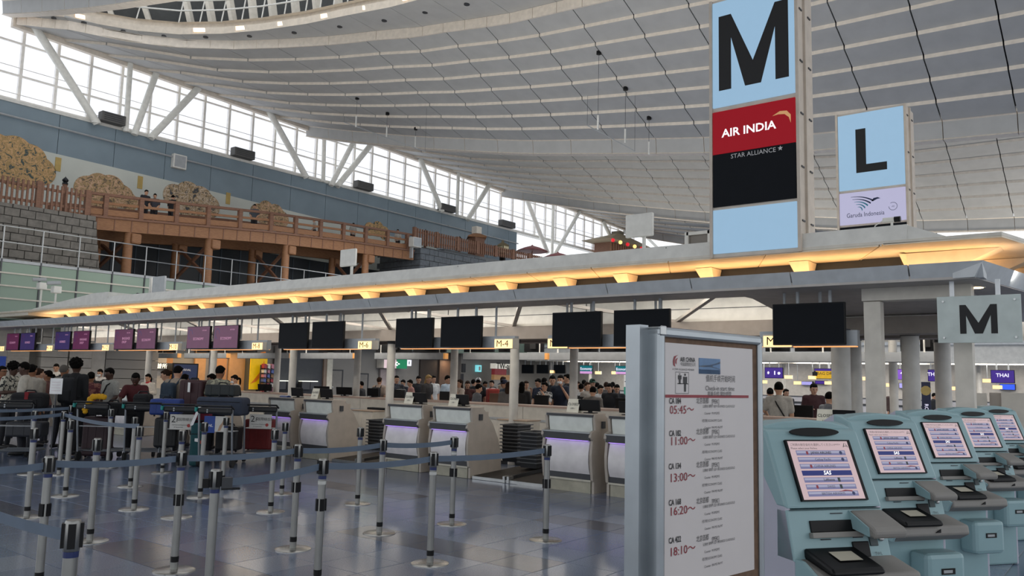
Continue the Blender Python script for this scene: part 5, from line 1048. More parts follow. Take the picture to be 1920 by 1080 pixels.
PEOPLE = [
 # left crowd at the counters
 (6, 686, 17.0, 70, 'stand', '#6a1f22', 'tee', '#20222a', 'short', 'k', 'm', 'person in a red shirt with glasses at the left edge', 'glasses', None, G1),
 (27, 681, 16.2, 85, 'hold', '#b9b4a4', 'tee', '#1c1d22', 'curly', 'k', 'd', 'person in a black and white floral shirt facing right', '', '#2a2c2c', G1),
 (46, 679, 15.1, -70, 'low', '#b4aea2', 'tee', '#24252c', 'short', 'k', 'd', 'person in a white polo shirt bending towards the dark bag', '', None, G1),
 (62, 683, 15.6, 170, 'stand', '#a8a196', 'tee', '#1d1e24', 'short', 'k', 'm', 'person in a pale shirt seen from behind with a strap', 'strap', None, G1),
 (75, 690, 16.8, 150, 'stand', '#8d8478', 'tee', '#23242a', 'short', 'b', 'l', 'person with brown hair and a cream top behind the pale shirt', '', None, G1),
 (90, 694, 17.4, -80, 'stand', '#6a4640', 'tee', '#2a2a30', 'tail', 'k', 'm', 'person in a brown-red top turned left beside the clerk', '', None, G1),
 (106, 682, 25.5, 20, 'hold', '#c0bcb6', 'long', '#15161a', 'short', 'k', 'l', 'person, male clerk in white shirt and black vest behind the left desks', 'vest', None, G3),
 (122, 684, 16.6, 165, 'stand', '#8a857c', 'long', '#24252c', 'short', 'g', 'm', 'person with grey hair next to the tall man', '', None, G1),
 (145, 674, 15.4, 175, 'stand', '#101114', 'long', '#0e0f13', 'curly', 'k', 'd', 'person, tall man in black, seen from behind', 'pack', None, G1),
 (172, 697, 17.0, 190, 'stand', '#5a2a30', 'tee', '#1f2026', 'bun', 'k', 'm', 'person in a maroon flowered top right of the tall man', '', '#8a5a50', G1),
 (188, 692, 24.2, 0, 'hold', '#bdb9b4', 'long', '#17181c', 'short', 'k', 'l', 'person, masked clerk in white behind the left desks', 'mask vest', None, G3),
 (206, 690, 16.4, -30, 'low', '#9a9992', 'tee', '#1f2126', 'short', 'k', 'd', 'person in a grey-white tee with a black crossbody strap', 'strap', None, G1),
 (255, 700, 15.6, 15, 'lean', '#4a181c', 'tee', '#1b1c20', 'short', 'k', 'd', 'person in a dark red shirt leaning over the trolley', '', None, G1),
 (278, 701, 22.0, -10, 'hold', '#c4beb4', 'long', '#17181c', 'tail', 'k', 'l', 'person, female clerk with a red scarf behind the blue suitcase', 'scarf', None, G3),
 (311, 693, 17.4, -75, 'low', '#5b5e62', 'long', '#22242a', 'bun', 'b', 'l', 'person in grey with tied hair looking left', '', None, G1),
 (335, 686, 15.9, 165, 'hold', '#9a8c7c', 'tee', '#23252b', 'short', 'k', 'l', 'person in a beige shirt seen from behind beside the maroon case', 'pack pack2', None, G1),
 (348, 701, 17.6, 170, 'stand', '#3a3a3e', 'long', '#1c1d22', 'short', 'k', 'm', 'person with dark hair hidden behind the tall maroon case', '', None, G1),
 (397, 701, 17.2, -60, 'low', '#5a564f', 'tee', '#24252a', 'bun', 'k', 'm', 'person looking down left of the man in the leaf print shirt', '', None, G1),
 (414, 686, 15.5, 165, 'hold', '#6e6c60', 'tee', '#1e1f24', 'short', 'k', 'm', 'person in a leaf print shirt seen from behind', '', '#a8a48c', G1),
 (440, 703, 19.9, -50, 'hold', '#c0bcb6', 'long', '#17181c', 'tail', 'k', 'l', 'person, masked female clerk with a ponytail near the yellow banner', 'mask vest', None, G3),
 # crowd beyond the counters
 (712, 707, 24.5, 160, 'stand', '#a89484', 'tee', '#252a36', 'short', 'b', 'l', 'person walking away with a black bag near the grey doors', 'pack', None, G2),
 (677, 715, 24, -100, 'one', '#222226', 'tee', '#1c1e24', 'short', 'k', 'l', 'person in black half hidden behind the slim column', '', None, G2),
 (744, 704, 24, 20, 'stand', '#23262e', 'tee', '#20222a', 'short', 'k', 'l', 'person in a dark printed tee right of the column', '', '#484c54', G2),
 (756, 712, 27, -40, 'low', '#2c2f38', 'tee', '#20222a', 'short', 'k', 'l', 'person with dark hair behind the dark printed tee', '', None, G2),
 (769, 712, 25, -70, 'low', '#a87a70', 'tee', '#8f8a80', 'short', 'k', 'l', 'person in a pink top in the far crowd', '', None, G2),
 (785, 705, 26.2, 10, 'low', '#26262a', 'tee', '#1c1e24', 'short', 'k', 'l', 'person in black bent over a black trolley in the far crowd', '', None, G2),
 (804, 703, 23.5, 60, 'low', '#3a3634', 'tee', '#25262c', 'long', 'y', 'l', 'person with blonde hair in a dark top', '', None, G2),
 (813, 704, 25.5, 40, 'stand', '#c4c4c2', 'tee', '#202228', 'short', 'k', 'l', 'person in white with a black bag right of the blonde one', '', None, G2),
 (840, 704, 23.5, 60, 'hold', '#b4c2cc', 'tee', '#7f97ac', 'short', 'k', 'l', 'person in a pale blue shirt left of a column', '', None, G2),
 (862, 711, 22, -60, 'phone', '#c9b8a8', 'tee', '#8d8a88', 'long', 'b', 'l', 'person with long hair in a cream top right of the column', '', None, G2),
 (877, 714, 23, 0, 'low', '#4a2622', 'long', '#2a211f', 'long', 'b', 'l', 'person with long hair in a dark red checked jacket', '', '#2a1614', G2),
 (889, 711, 26, 120, 'stand', '#2a2c34', 'tee', '#1f2026', 'short', 'k', 'l', 'person with black hair behind the white cap', '', None, G2),
 (897, 708, 24, 180, 'stand', '#1d1e22', 'tee', '#1d1e22', 'cap', 'k', 'l', 'person wearing a white cap in the far crowd', '#d8d8d8', None, G2),
 (898, 720, 19.2, 110, 'low', '#5d5f64', 'long', '#303238', 'short', 'k', 'l', 'person, clerk in a grey suit facing right in front of the white cap', '', None, G3),
 (910, 715, 26.5, 30, 'low', '#6a3a2c', 'tee', '#2a2c32', 'short', 'k', 'm', 'person in a rust brown top beside the clerk in grey', '', None, G2),
 (922, 713, 25, -20, 'stand', '#c0bfba', 'tee', '#2a2c34', 'short', 'k', 'l', 'person in white below the white shop fascia', '', None, G2),
 (944, 706, 26, 60, 'stand', '#8a7c6c', 'long', '#2b2c32', 'short', 'b', 'l', 'person with brown hair behind the navy cap', '', None, G2),
 (945, 711, 21, -60, 'low', '#4a5560', 'tee', '#20222a', 'cap', 'k', 'l', 'person wearing a navy cap left of the thick column', '#23283a', None, G2),
 (954, 716, 18.7, 170, 'low', '#5e5a58', 'long', '#34343a', 'long', 'b', 'l', 'person, clerk with long brown hair and a grey jacket, back turned', '', None, G3),
 (979, 716, 20.6, 175, 'low', '#2a2826', 'long', '#1f1f23', 'long', 'k', 'l', 'person with long black hair right of the thick column', '', None, G2),
 (987, 714, 22.8, 20, 'phone', '#8a7a68', 'tee', '#2a2c30', 'bun', 'b', 'l', 'person in beige raising a hand to the face', '', None, G2),
 (1009, 710, 22.4, -50, 'low', '#232a3c', 'tee', '#22242c', 'short', 'k', 'l', 'person in a navy tee looking down', '', None, G2),
 (1021, 708, 24.8, 150, 'stand', '#1c1d22', 'tee', '#1f2026', 'short', 'k', 'l', 'person with black hair behind the black polo', '', None, G2),
 (1021, 716, 19.9, -40, 'phone', '#b8b8b6', 'tee', '#3a3c40', 'bun', 'k', 'l', 'person in a white and black patterned top', '', '#26282c', G2),
 (1036, 704, 21.3, 0, 'low', '#15161c', 'tee', '#1b1c22', 'short', 'k', 'l', 'person in a black polo shirt facing the camera', '', None, G2),
 (1051, 703, 20.1, -20, 'phone', '#1e2636', 'tee', '#1c1e26', 'short', 'k', 'l', 'person in navy with a white mask and raised hand', 'mask', None, G2),
 (1063, 701, 21.9, -80, 'stand', '#16171c', 'long', '#17181c', 'short', 'k', 'l', 'person in black in profile beside the right column', '', None, G2),
 (1084, 715, 24, 20, 'stand', '#a8a29a', 'tee', '#2a2c32', 'long', 'b', 'l', 'person in pale clothes just right of the column', '', None, G2),
 (1090, 719, 21.5, 170, 'stand', '#c0c0be', 'tee', '#202228', 'short', 'k', 'l', 'person in a white shirt and black vest with back turned', 'vest', None, G2),
 (1095, 712, 27, 180, 'stand', '#2a2c32', 'tee', '#24262c', 'short', 'k', 'l', 'person far back with black hair below the teal screen', '', None, G2),
 (1102, 716, 21, 40, 'stand', '#9a9288', 'tee', '#2c2e34', 'short', 'b', 'l', 'person in a beige top left of the green cap', '', None, G2),
 (1111, 710, 23, 30, 'stand', '#3a4a42', 'tee', '#2a2c32', 'cap', 'k', 'l', 'person wearing a dark green cap', '#24483a', None, G2),
 (1112, 725, 17.4, 165, 'low', '#6a6560', 'long', '#34343a', 'short', 'k', 'l', 'person, clerk in grey-brown with a pale scarf, back turned', '', None, G3),
 (1120, 717, 26, 150, 'stand', '#4a4a50', 'tee', '#2a2c32', 'short', 'k', 'l', 'person behind the clerk with the pale scarf', '', None, G2),
 (1126, 722, 20.5, 30, 'low', '#b8b6b2', 'tee', '#2c2e34', 'short', 'k', 'l', 'person in white leaning in right of the clerk', '', None, G2),
 (1137, 716, 24, 160, 'stand', '#5a5450', 'long', '#2a2c32', 'short', 'b', 'l', 'person with brown hair behind the one in white', '', None, G2),
 (1143, 719, 20, -30, 'low', '#141519', 'long', '#17181c', 'long', 'k', 'l', 'person with long black hair and a black cardigan', '', None, G2),
 (1149, 716, 26, 170, 'stand', '#2c2e36', 'tee', '#2a2c32', 'short', 'k', 'l', 'person far back right of the brown hair', '', None, G2),
 (1157, 721, 21, 0, 'low', '#1d1e24', 'long', '#1f2026', 'bun', 'k', 'l', 'person in black facing the camera left of the green banner', '', None, G2),
 (1186, 704, 18.9, -80, 'low', '#6c7078', 'tee', '#23252b', 'cap', 'b', 'm', 'person in a grey tee with a navy cap beside the notice board', '#20263c pack', None, G2),
 # right, behind the kiosks
 (1460, 716, 14.9, 165, 'one', '#a8a59e', 'tee', '#17181c', 'short', 'k', 'l', 'person, male clerk in a white shirt with a thin strap, back turned', 'strap', None, G3),
 (1444, 727, 18.5, 160, 'stand', '#8d8a84', 'tee', '#2a2c32', 'bun', 'k', 'l', 'person with tied hair left of the male clerk in white', '', None, G2),
 (1474, 729, 21, 10, 'stand', '#2a2a2e', 'long', '#202228', 'long', 'k', 'l', 'person with black hair right of the male clerk in white', '', None, G2),
 (1526, 719, 17.6, -5, 'hold', '#3a1c1e', 'long', '#17181c', 'short', 'k', 'l', 'person in an open maroon shirt over white looking down', '', None, G2),
 (1556, 735, 14.4, 105, 'low', '#6d7178', 'long', '#34363c', 'short', 'k', 'l', 'person, clerk in a blue-grey suit facing right above the first kiosk', '', None, G3),
 (1700, 734, 32, 60, 'low', '#3a3c42', 'long', '#26282e', 'short', 'k', 'l', 'person in a mask far back between two columns', 'mask', None, G2),
 (1752, 737, 28, 70, 'low', '#1d1e24', 'long', '#1f2026', 'short', 'k', 'l', 'person in black right of the tall dark banner', '', None, G2),
 (1672, 731, 30, 0, 'stand', '#4a3a36', 'long', '#26282e', 'short', 'k', 'l', 'person glimpsed right of the white portal post', '', None, G2),
]
for (a, b, c, d, e, f, g, h, i, j, k, l, m, n, grp) in PEOPLE: person(a, b, c, d, e, f, g, h, i, j, k, l, m, n, 0.0, grp)
# visitors on the wooden bridge
for (px_, py_, view, col, lab) in ((275, 356, 60, '#22242a', 'person in black leaning on the bridge rail, left of a pair'), (291, 363, 20, '#3a3c44', 'person in grey on the bridge, right of a pair'), (325, 366, 160, '#17181c', 'person in dark clothes on the bridge before the third gold cloud'), (478, 383, 10, '#4a5058', 'person in slate clothes midway along the bridge'), (512, 402, 90, '#8a4a3a', 'child in red-brown on the bridge'), (589, 411, -60, '#b0aca4', 'person in white on the right half of the bridge'), (663, 418, 30, '#9c9a94', 'person in pale clothes near the right end of the bridge'), (746, 430, -20, '#b8b4ac', 'person in white at the right end of the bridge')):
    q = atY(px_, py_, 34.0); fz = rt(q.x) - .92; hf = Vector((FW.x, FW.y, 0)).normalized(); person(px_, py_, q.dot(hf), view, 'low', col, 'tee', '#22242a', 'short', 'k', 'l', lab, '', None, fz, 'visitors on the bridge')

# ================================================================ luggage and trolleys
hF = Vector((FW.x, FW.y, 0)).normalized(); hR = Vector((hF.y, -hF.x, 0))
steel_c = M('cart_steel', '#8c9094', .35, .8); cart_blk = M('cart_black', '#17181b', .5); signw = M('cart_sign_white', '#c8c6c0', .5); tire = M('cart_tyre', '#1a1a1a', .8); adblue = M('ad_blue', '#1c3f8c', .5); tealc = M('brake_teal', '#1f8a84', .5)
def cart(label, px_, dep, view=0, sign='2F'):
    p = atD(px_, 840, dep); t = thing('luggage_trolley', label, 'trolley', (p.x, p.y, 0), math.radians(308.1 + view), 'luggage trolleys'); w = .29
    MB().tube([(-w, -.4, .18), (-w, .45, .14), (0, .5, .14), (w, .45, .14), (w, -.4, .18)], .02, 8).build('base_frame', steel_c, t)
    for i in range(4): MB().cyl((-w, -.25 + .2 * i, .165), (w, -.25 + .2 * i, .165), .012, n=6).build('deck_bar', steel_c, t)
    for sx in (-1, 1):
        MB().tube([(sx * w, -.4, .16), (sx * w, -.46, .6), (sx * w, -.5, .98)], .018, 8).build('upright', steel_c, t)
        MB().cyl((sx * w - .02, -.38, .08), (sx * w + .02, -.38, .08), .08, n=14).build('wheel', tire, t)
    MB().cyl((-.02, .42, .06), (.02, .42, .06), .06, n=14).build('wheel', tire, t)
    MB().box((-w - .01, -.56, .9), (w + .01, -.44, 1.0)).build('handle_box', cart_blk, t, bevel=.03); MB().tube([(-w - .03, -.5, .98), (-w - .02, -.6, 1.03), (w + .02, -.6, 1.03), (w + .03, -.5, .98)], .016, 8).build('handle_bar', cart_blk, t); MB().box((-w - .05, -.58, .93), (-w - .01, -.5, 1.01)).build('brake_grip', tealc, t, bevel=.012)
    for i in range(2): MB().ell((-.12, -.565, .93 + .035 * i), (.014, .004, .014), 8, 6).build('handle_icon', grey, t)
    MB().box((-w, -.45, .6), (w, -.2, .61)).build('basket_floor', steel_c, t)
    if not sign: return t
    sg = MB().box((-.2, -.475, .6), (.2, -.465, .86)).build('sign_panel', signw, t); F_ = lambda x, z: MX((x, -.477, z), (1, 0, 0), (0, 0, 1), (0, -1, 0))
    if sign == '2F':
        text('2', .16, ink, sg, F_(-.14, .77)); text('F', .1, ink, sg, F_(-.07, .76)); text('国際線出発', .06, ink, sg, F_(.09, .77)); text('International Departures', .026, ink, sg, F_(-.03, .68), bold=0); text('3F Restaurants', .026, ink, sg, F_(-.05, .64)); flat([[(.03 * math.cos(i * .6), .03 * math.sin(i * .6)) for i in range(10)]], M('dot_red', '#a83a34', .5), sg, F_(.12, .67), 'red_dot')
    else:
        MB().box((-.2, -.478, .58), (-.01, -.474, .86)).build('blue_half', adblue, sg); text('DHL.', .06, whitep, sg, MX((-.105, -.48, .7), (1, 0, 0), (0, 0, 1), (0, -1, 0)), bold=.001, shear=.2); flat([[(0, -.11), (.05, -.1), (.09, 0), (.13, .1), (.1, .1), (.07, .03), (.03, -.02)]], M('ad_skin', '#a98a70', .5), sg, F_(.04, .72), 'ad_figure')
    return t
cart('luggage trolley carrying a black bag with a red strap at the far left', 36, 14.4, 15, None); cart('luggage trolley with a yellow garland beside the large maroon case', 200, 14.8, -5, None); cart('luggage trolley under the bright blue suitcase', 277, 14.9, 10, None); cart('luggage trolley with a floor sign under the tall maroon case', 353, 14.6, 5); cart('luggage trolley with a blue and white advertisement', 424, 14.3, -5, 'ad'); cart('luggage trolley with a floor sign in front of the red suitcase', 500, 15.3, 0)
def case(label, x0, y0, x1_, y1_, dep, th, col, rz=0, name='suitcase', soft=.04, detail='hard', cat='suitcase', zb=None):
    a = atD(x0, y1_, dep); b = atD(x1_, y0, dep); c = atD((x0 + x1_) / 2, (y0 + y1_) / 2, dep); w = (b - a).dot(hR) / 2; h = (b.z - a.z); z0 = a.z if zb is None else zb; h = b.z - z0
    t = thing(name, label, cat, (c.x + hF.x * th / 2, c.y + hF.y * th / 2, z0), math.radians(308.1 + rz)); m_ = M('case_' + col[1:], col, .55 if detail == 'hard' else .85, var=.1, scale=12)
    MB().box((-w, -th / 2, .03 if detail == 'hard' else 0), (w, th / 2, h)).build('shell', m_, t, bevel=min(soft, h * .3, w * .4), seg=3)
    if detail == 'hard':
        for i in range(3): x = -w * .6 + i * w * .6; MB().box((x - .015, -th / 2 - .006, h * .12 + .03), (x + .015, -th / 2 + .01, h * .9)).build('rib', m_, t)
        for sx in (-1, 1): MB().cyl((sx * w * .75, -th * .25, .03), (sx * w * .75 + .02, -th * .25, .03), .03, n=10).build('wheel', tire, t)
        MB().tube([(-.08, 0, h), (-.06, 0, h + .035), (.06, 0, h + .035), (.08, 0, h)], .012, 6).build('handle', cart_blk, t)
    else:
        MB().tube([(-w * .95, -th / 2 - .004, h * .75), (w * .95, -th / 2 - .004, h * .75)], .006, 5).build('zip', cart_blk, t); MB().tube([(-.1, 0, h), (-.07, 0, h + .04), (.07, 0, h + .04), (.1, 0, h)], .014, 6).build('handle', cart_blk, t); MB().box((-w * .6, -th / 2 - .02, h * .15), (w * .6, -th / 2 + .01, h * .6)).build('pocket', m_, t, bevel=.01)
    return t
t = case('black duffel bag with a red strap on the far left trolley', 14, 737, 77, 766, 14.6, .35, '#17171b', 10, 'duffel_bag', .08, 'soft', 'bag'); MB().box((-.03, -.19, .0), (.03, .19, .3)).build('red_strap', cloth('#7a1c24'), t)
case('grey case lying under the black duffel bag', 6, 792, 72, 822, 14.7, .4, '#2a2c32', 10)
case('large maroon suitcase standing on the floor behind the belt', 149, 782, 203, 856, 14.9, .3, '#2c141c', 5, zb=.0)
case('black box on the trolley with the yellow garland', 165, 756, 240, 778, 14.7, .4, '#121316', -5, 'black_box', .02, 'soft', 'box')
case('black soft bag left of the bright blue suitcase', 246, 739, 276, 772, 14.5, .3, '#151619', 0, 'shoulder_bag', .06, 'soft', 'bag')
case('black suitcase low on the trolley below the blue suitcase', 284, 784, 330, 842, 14.3, .4, '#0f1013', 5)
t = case('bright blue suitcase lying on top of a trolley', 275, 749, 331, 781, 14.4, .45, '#1f3a80', 12)
case('tall maroon suitcase with a white tag standing on a trolley', 333, 713, 382, 767, 15.4, .3, '#3a1a20', -5); p = atD(352, 725, 15.36); tag(MB().box((p.x, p.y, p.z - .1), (p.x + .01, p.y - .07, p.z + .08)).build('luggage_tag', whitep), 'white luggage tag on the tall maroon suitcase', 'tag')
case('black case under the tall maroon suitcase', 333, 767, 366, 786, 15.4, .3, '#141417', -5)
case('slate blue soft case lying across the advertisement trolley', 365, 746, 458, 778, 14.5, .4, '#343c4c', -8, 'soft_case', .06, 'soft')
case('dark green-black suitcase on top of the slate blue soft case', 382, 722, 440, 746, 14.7, .35, '#1b2224', 0)
case('crimson holdall hanging at the side of the advertisement trolley', 358, 768, 392, 794, 14.2, .25, '#6a1830', 10, 'holdall', .06, 'soft', 'bag')
case('teal rucksack with white airline tags below the crimson holdall', 353, 794, 381, 850, 14.0, .25, '#1c4a50', 5, 'rucksack', .07, 'soft', 'backpack', zb=.0)
case('black case on the deck of the advertisement trolley', 402, 800, 446, 848, 14.7, .35, '#151518', 0)
case('red suitcase behind the floor sign trolley', 455, 787, 512, 846, 15.6, .3, '#6e1c1c', -5)
case('orange-red soft suitcase standing in the far crowd', 912, 729, 936, 739, 23.5, .4, '#9a3a30', 10, 'soft_case', .06, 'soft', zb=.0)
case('black suitcase standing in the far crowd left of the CLOSED cards', 741, 730, 760, 746, 22.5, .3, '#16171a', 0, zb=.0)
a = atD(372, 762, 14.0); b = atD(356, 798, 14.0); t = tag(MB().add([a, a + hR * .05, b + hR * .05, b, a + hF * .004, a + hR * .05 + hF * .004, b + hR * .05 + hF * .004, b + hF * .004], [(0, 1, 2, 3), (7, 6, 5, 4), (0, 4, 5, 1), (1, 5, 6, 2), (2, 6, 7, 3), (3, 7, 4, 0)]).build('paper_tag', whitep), 'long white paper airline tag hanging from the crimson holdall', 'tag')
for (px_, py_, l) in ((365, 822, 'left'), (373, 826, 'right')):
    p = atD(px_, py_, 13.95); tag(MB().add([p, p + hR * .07, p + hR * .07 + Vector((0, 0, -.06)), p + Vector((0, 0, -.05)), p + hF * .01, p + hR * .07 + hF * .01, p + hR * .07 + Vector((0, 0, -.06)) + hF * .01, p + Vector((0, 0, -.05)) + hF * .01], [(0, 1, 2, 3), (7, 6, 5, 4), (0, 4, 5, 1), (1, 5, 6, 2), (2, 6, 7, 3), (3, 7, 4, 0)]).build('paper_tag', cloth('#a84a44') if l == 'right' else whitep), '%s small airline tag on the teal rucksack' % l, 'tag')
gar = MB(); yl_ = M('garland_yellow', '#c8960e', .8)
p0 = atD(160, 768, 14.3)
for i in range(46):
    f = i / 45; x = 158 + 38 * f; y = 770 - 26 * min(1, f * 2.6); q = atD(x + random.uniform(-2, 2), y + random.uniform(-2, 2), 14.3); gar.ell(q, (.045, .045, .04), 7, 5)
g_ = gar.build('flower_garland', yl_, None, True); tag(g_, 'yellow flower garland draped over the black box', 'garland')
p = atD(104, 738, 14.6); t = thing('paper_notice', 'white printed notice held up in front of the left crowd', 'notice', (p.x, p.y, 0), math.radians(308.1))
MB().box((-.11, 0, 1.14), (.11, .006, 1.42)).build('sheet', whitep, t); MB().cyl((0, .02, .0), (0, .02, 1.2), .012, n=8).build('pole', dsteel, t); MB().lathe([(.14, 0), (.14, .01), (.02, .02)], 16).build('foot', dsteel, t)
for i in range(4): MB().box((-.08, -.002, 1.2 + .05 * i), (.08, 0, 1.203 + .05 * i)).build('printed_line', M('print_pink', '#b88a98', .6), t)
# ================================================================ belt stanchions
post_m = M('stanchion_steel', '#8f8f8c', .35, .75); bandm = M('stanchion_blue_band', '#1c2a5c', .5); belt_m = M('belt_slate_blue', '#5d6b7c', .7); basem = M('stanchion_base_steel', '#b9b7b2', .25, .9); tapem = M('white_tape', '#c8c8c4', .6)
def stanchion():
    t = thing('belt_stanchion', '', 'stanchion', group='belt stanchions')
    MB().lathe([(.165, 0), (.165, .006), (.15, .012), (.035, .016)], 28).build('base_plate', basem, t, smooth=True)
    MB().cyl((0, 0, .012), (0, 0, .82), .03, n=14).build('pole', post_m, t, smooth=True); MB().cyl((0, 0, .07), (0, 0, .115), .032, n=14).build('foot_band', black, t)
    MB().cyl((0, 0, .795), (0, 0, .82), .0315, n=14).build('blue_band', bandm, t); h = MB().lathe([(.03, .82), (.034, .825), (.034, .94), (.03, .95)], 14).build('head', post_m, t, smooth=True)
    for i in range(4):
        a = math.pi / 4 + i * math.pi / 2; x, y = .036 * math.cos(a), .036 * math.sin(a); o = MB().box((-.007, -.015, .835), (.007, .015, .938)).build('belt_slot', black, h); o.location = (x, y, 0); o.rotation_euler = (0, 0, a)
    return t
ST = [(138, 975, None), (93, 855, None), (187, 819, (168, 1015)), (405, 880, None), (343, 842, (326, 1070)), (606, 860, None), (558, 832, (549, 1030)), (817, 846, (806, 1057)), (721, 822, (711, 1000)), (850, 817, (847, 983)), (1026, 833, (1023, 1013)), (676, 792, (670, 945)), (515, 804, (507, 960)), (535, 791, (528, 926)), (425, 782, None), (385, 792, (375, 932)), (339, 807, (331, 970)), (312, 772, (304, 886)), (260, 771, (251, 955)), (250, 782, (244, 912)), (210, 767, None), (131, 805, (122, 930)), (134, 760, None), (121, 772, (110, 890)), (62, 825, (50, 970)), (66, 770, None)]
SL = ['nearest the camera, cut off at the lower left corner', 'second nearest on the left, its foot below the frame', 'standing behind the nearest one, round base beside its foot', 'foot below the frame, a loose belt clip on its right side', 'front row, large bright round base at the bottom edge', 'foot below the frame, with white tape under the blue band', 'second row, middle, spare clip halfway down the pole', 'front row, white tape under the blue band, base fully visible', 'second row, joining two belts in front of the middle desks', 'second row, last on the right, spare clip halfway down', 'front row, last on the right, before the nearest desk', 'third row, extra black head, left of the middle desk pair', 'third row, in front of the trolley with the floor sign', 'fourth row, in front of the desk with the lilac glow', 'back row, in front of the blue advertising trolley', 'fourth row, in front of the slate blue soft case', 'third row, half hidden behind a nearer post', 'back row, in front of the blue suitcase', 'third row on the left, bright base on the floor', 'fourth row, before the black bag, left of a nearer post', 'back row, in front of the large maroon suitcase', 'fourth row left, before the man with the black backpack', 'back row, thin and partly hidden by a nearer post', 'back row left, where two belts meet', 'third row, far left', 'back row, farthest left']
sp = stanchion(); SPOS = []
clip_m = MB().box((-.04, -.016, -.045), (.04, .016, .045)).box((-.016, -.04, -.045), (.016, .04, .045)).mesh('spare_clip', black)
for i, (x, y, b) in enumerate(ST):
    p = atZ(*b) if b else atZ(x, y, .95); t = sp if i == 0 else copy_tree(sp); t.location = (p.x, p.y, 0); t.rotation_euler = (0, 0, .3 + .17 * i); t['label'] = 'steel belt stanchion ' + SL[i]; SPOS.append(Vector((p.x, p.y, 0)))
for i in (1, 4, 5, 6, 9, 10): ob('spare_clip', clip_m, [o for o in bpy.data.objects if o.get('label') == 'steel belt stanchion ' + SL[i]][0], loc=(0, 0, .56 if i != 5 else .6))
for i in (5, 7, 9): o_ = [o for o in bpy.data.objects if o.get('label') == 'steel belt stanchion ' + SL[i]][0]; MB().cyl((0, 0, .755), (0, 0, .78), .0318, n=14).build('tape_band', tapem, o_)
def beltband(label, p, q, z0, z1_, sag=.03, h=.05):
    p = Vector(p); q = Vector(q); d = (q - p).normalized(); n = Vector((-d.y, d.x, 0)); N = 10; rings = []
    for i in range(N + 1):
        f = i / N; c = p + (q - p) * f; z = z0 + (z1_ - z0) * f - sag * 4 * f * (1 - f); rings.append([(c.x + n.x * .002, c.y + n.y * .002, z - h / 2), (c.x - n.x * .002, c.y - n.y * .002, z - h / 2), (c.x - n.x * .002, c.y - n.y * .002, z + h / 2), (c.x + n.x * .002, c.y + n.y * .002, z + h / 2)])
    tag(MB().loft(rings).build('queue_belt', belt_m), label, 'belt', 'queue belts')
def link(label, i, j, za=.89, zb=.89, sag=.02, P=None, Q=None):
    p = P or SPOS[i]; q = Q or SPOS[j]; d = (q - p).normalized() * .04; beltband(label, p + d, q - d, za, zb, sag)
a = atZ(-40, 955, .88); link('grey blue queue belt running off the lower left edge to the nearest post', 0, 0, .88, .88, .01, P=Vector((a.x, a.y, 0)))
a = atZ(-60, 884, .88); link('grey blue queue belt running off the left edge to the second nearest post', 0, 1, .88, .88, .01, P=Vector((a.x, a.y, 0)))
link('long queue belt between the two left front posts', 1, 4); link('queue belt crossing in front of the luggage trolleys', 4, 6); link('queue belt from the middle post towards the desks', 6, 8); link('queue belt ending before the middle desk pair', 8, 9)
link('front queue belt starting at the loose clip', 3, 5, .86, .89); link('front queue belt in the middle of the floor', 5, 7); link('front queue belt ending by the nearest desk', 7, 10)
a = atZ(-60, 770, .9); link('far queue belt along the left edge, upper one', 0, 22, .9, .9, .02, P=Vector((a.x, a.y, 0)))
a = atZ(-60, 786, .9); link('far queue belt along the left edge, lower one', 0, 23, .9, .9, .02, P=Vector((a.x, a.y, 0))); link('far queue belt in front of the large maroon suitcase', 23, 18, .9, .95, .04)
a = SPOS[3]; t = thing('belt_cassette', 'loose black belt cassette clipped to a front post', 'belt clip', (a.x, a.y, .86), -.5); MB().box((.04, -.02, -.035), (.11, .02, .035)).build('cassette', dgrey, t); MB().box((.04, -.025, -.045), (.16, .025, -.035)).build('tongue', black, t); MB().box((-.08, -.012, -.03), (-.036, .012, .03)).build('end_clip', black, t)

# ================================================================ notice board
ang = math.radians(-9.8); ex = Vector((math.cos(ang), math.sin(ang), 0)); en = Vector((math.sin(ang), -math.cos(ang), 0))
d = ray(1228, 800); h_ = Vector((d.x, d.y, 0)); D0 = 2.72; B0 = h_ * (D0 / d.dot(Vector((FW.x, FW.y, 0)).normalized()))
def onboard(x, y):     # pixel -> (u, z) on the board plane
    d = ray(x, y); o = Vector((0, 0, HC)); k = (B0 - Vector((0, 0, 0))).dot(en) / d.dot(en); p = o + d * k; return (p - B0).dot(ex), p.z
uR = onboard(1424, 800)[0]; zT = onboard(1228, 612)[1]
t = thing('notice_board', 'tall aluminium framed notice board with a flight check-in time poster', 'notice board', (B0.x, B0.y, 0), ang); Wb = uR; Zb = .35
alu = M('aluminium_frame', '#9aa0a4', .3, .8); cork = M('cork_brown', '#6a5240', .8, var=.2, scale=30); paper = M('poster_paper', '#cdc7c5', .45, var=.02)
MB().box((.02, -.005, Zb), (Wb - .01, .04, zT - .02)).build('cork_panel', cork, t)
MB().box((.0, -.02, Zb - .03), (.035, .07, zT)).build('frame_side', alu, t, bevel=.012); MB().box((Wb - .025, -.02, Zb - .03), (Wb, .05, zT)).build('frame_side', alu, t, bevel=.01); MB().box((.0, -.02, zT - .035), (Wb, .05, zT)).build('frame_top', alu, t, bevel=.01); MB().box((0, -.02, Zb - .03), (Wb, .05, Zb)).build('frame_bottom', alu, t, bevel=.01)
MB().box((-.045, .03, 0), (.0, .09, zT + .005)).build('stand_post', alu, t); MB().box((Wb, .03, 0), (Wb + .03, .09, zT - .02)).build('stand_post', alu, t)
for x in (-.03, Wb): MB().box((x - .03, -.22, 0), (x + .05, .28, .03)).build('foot', alu, t)
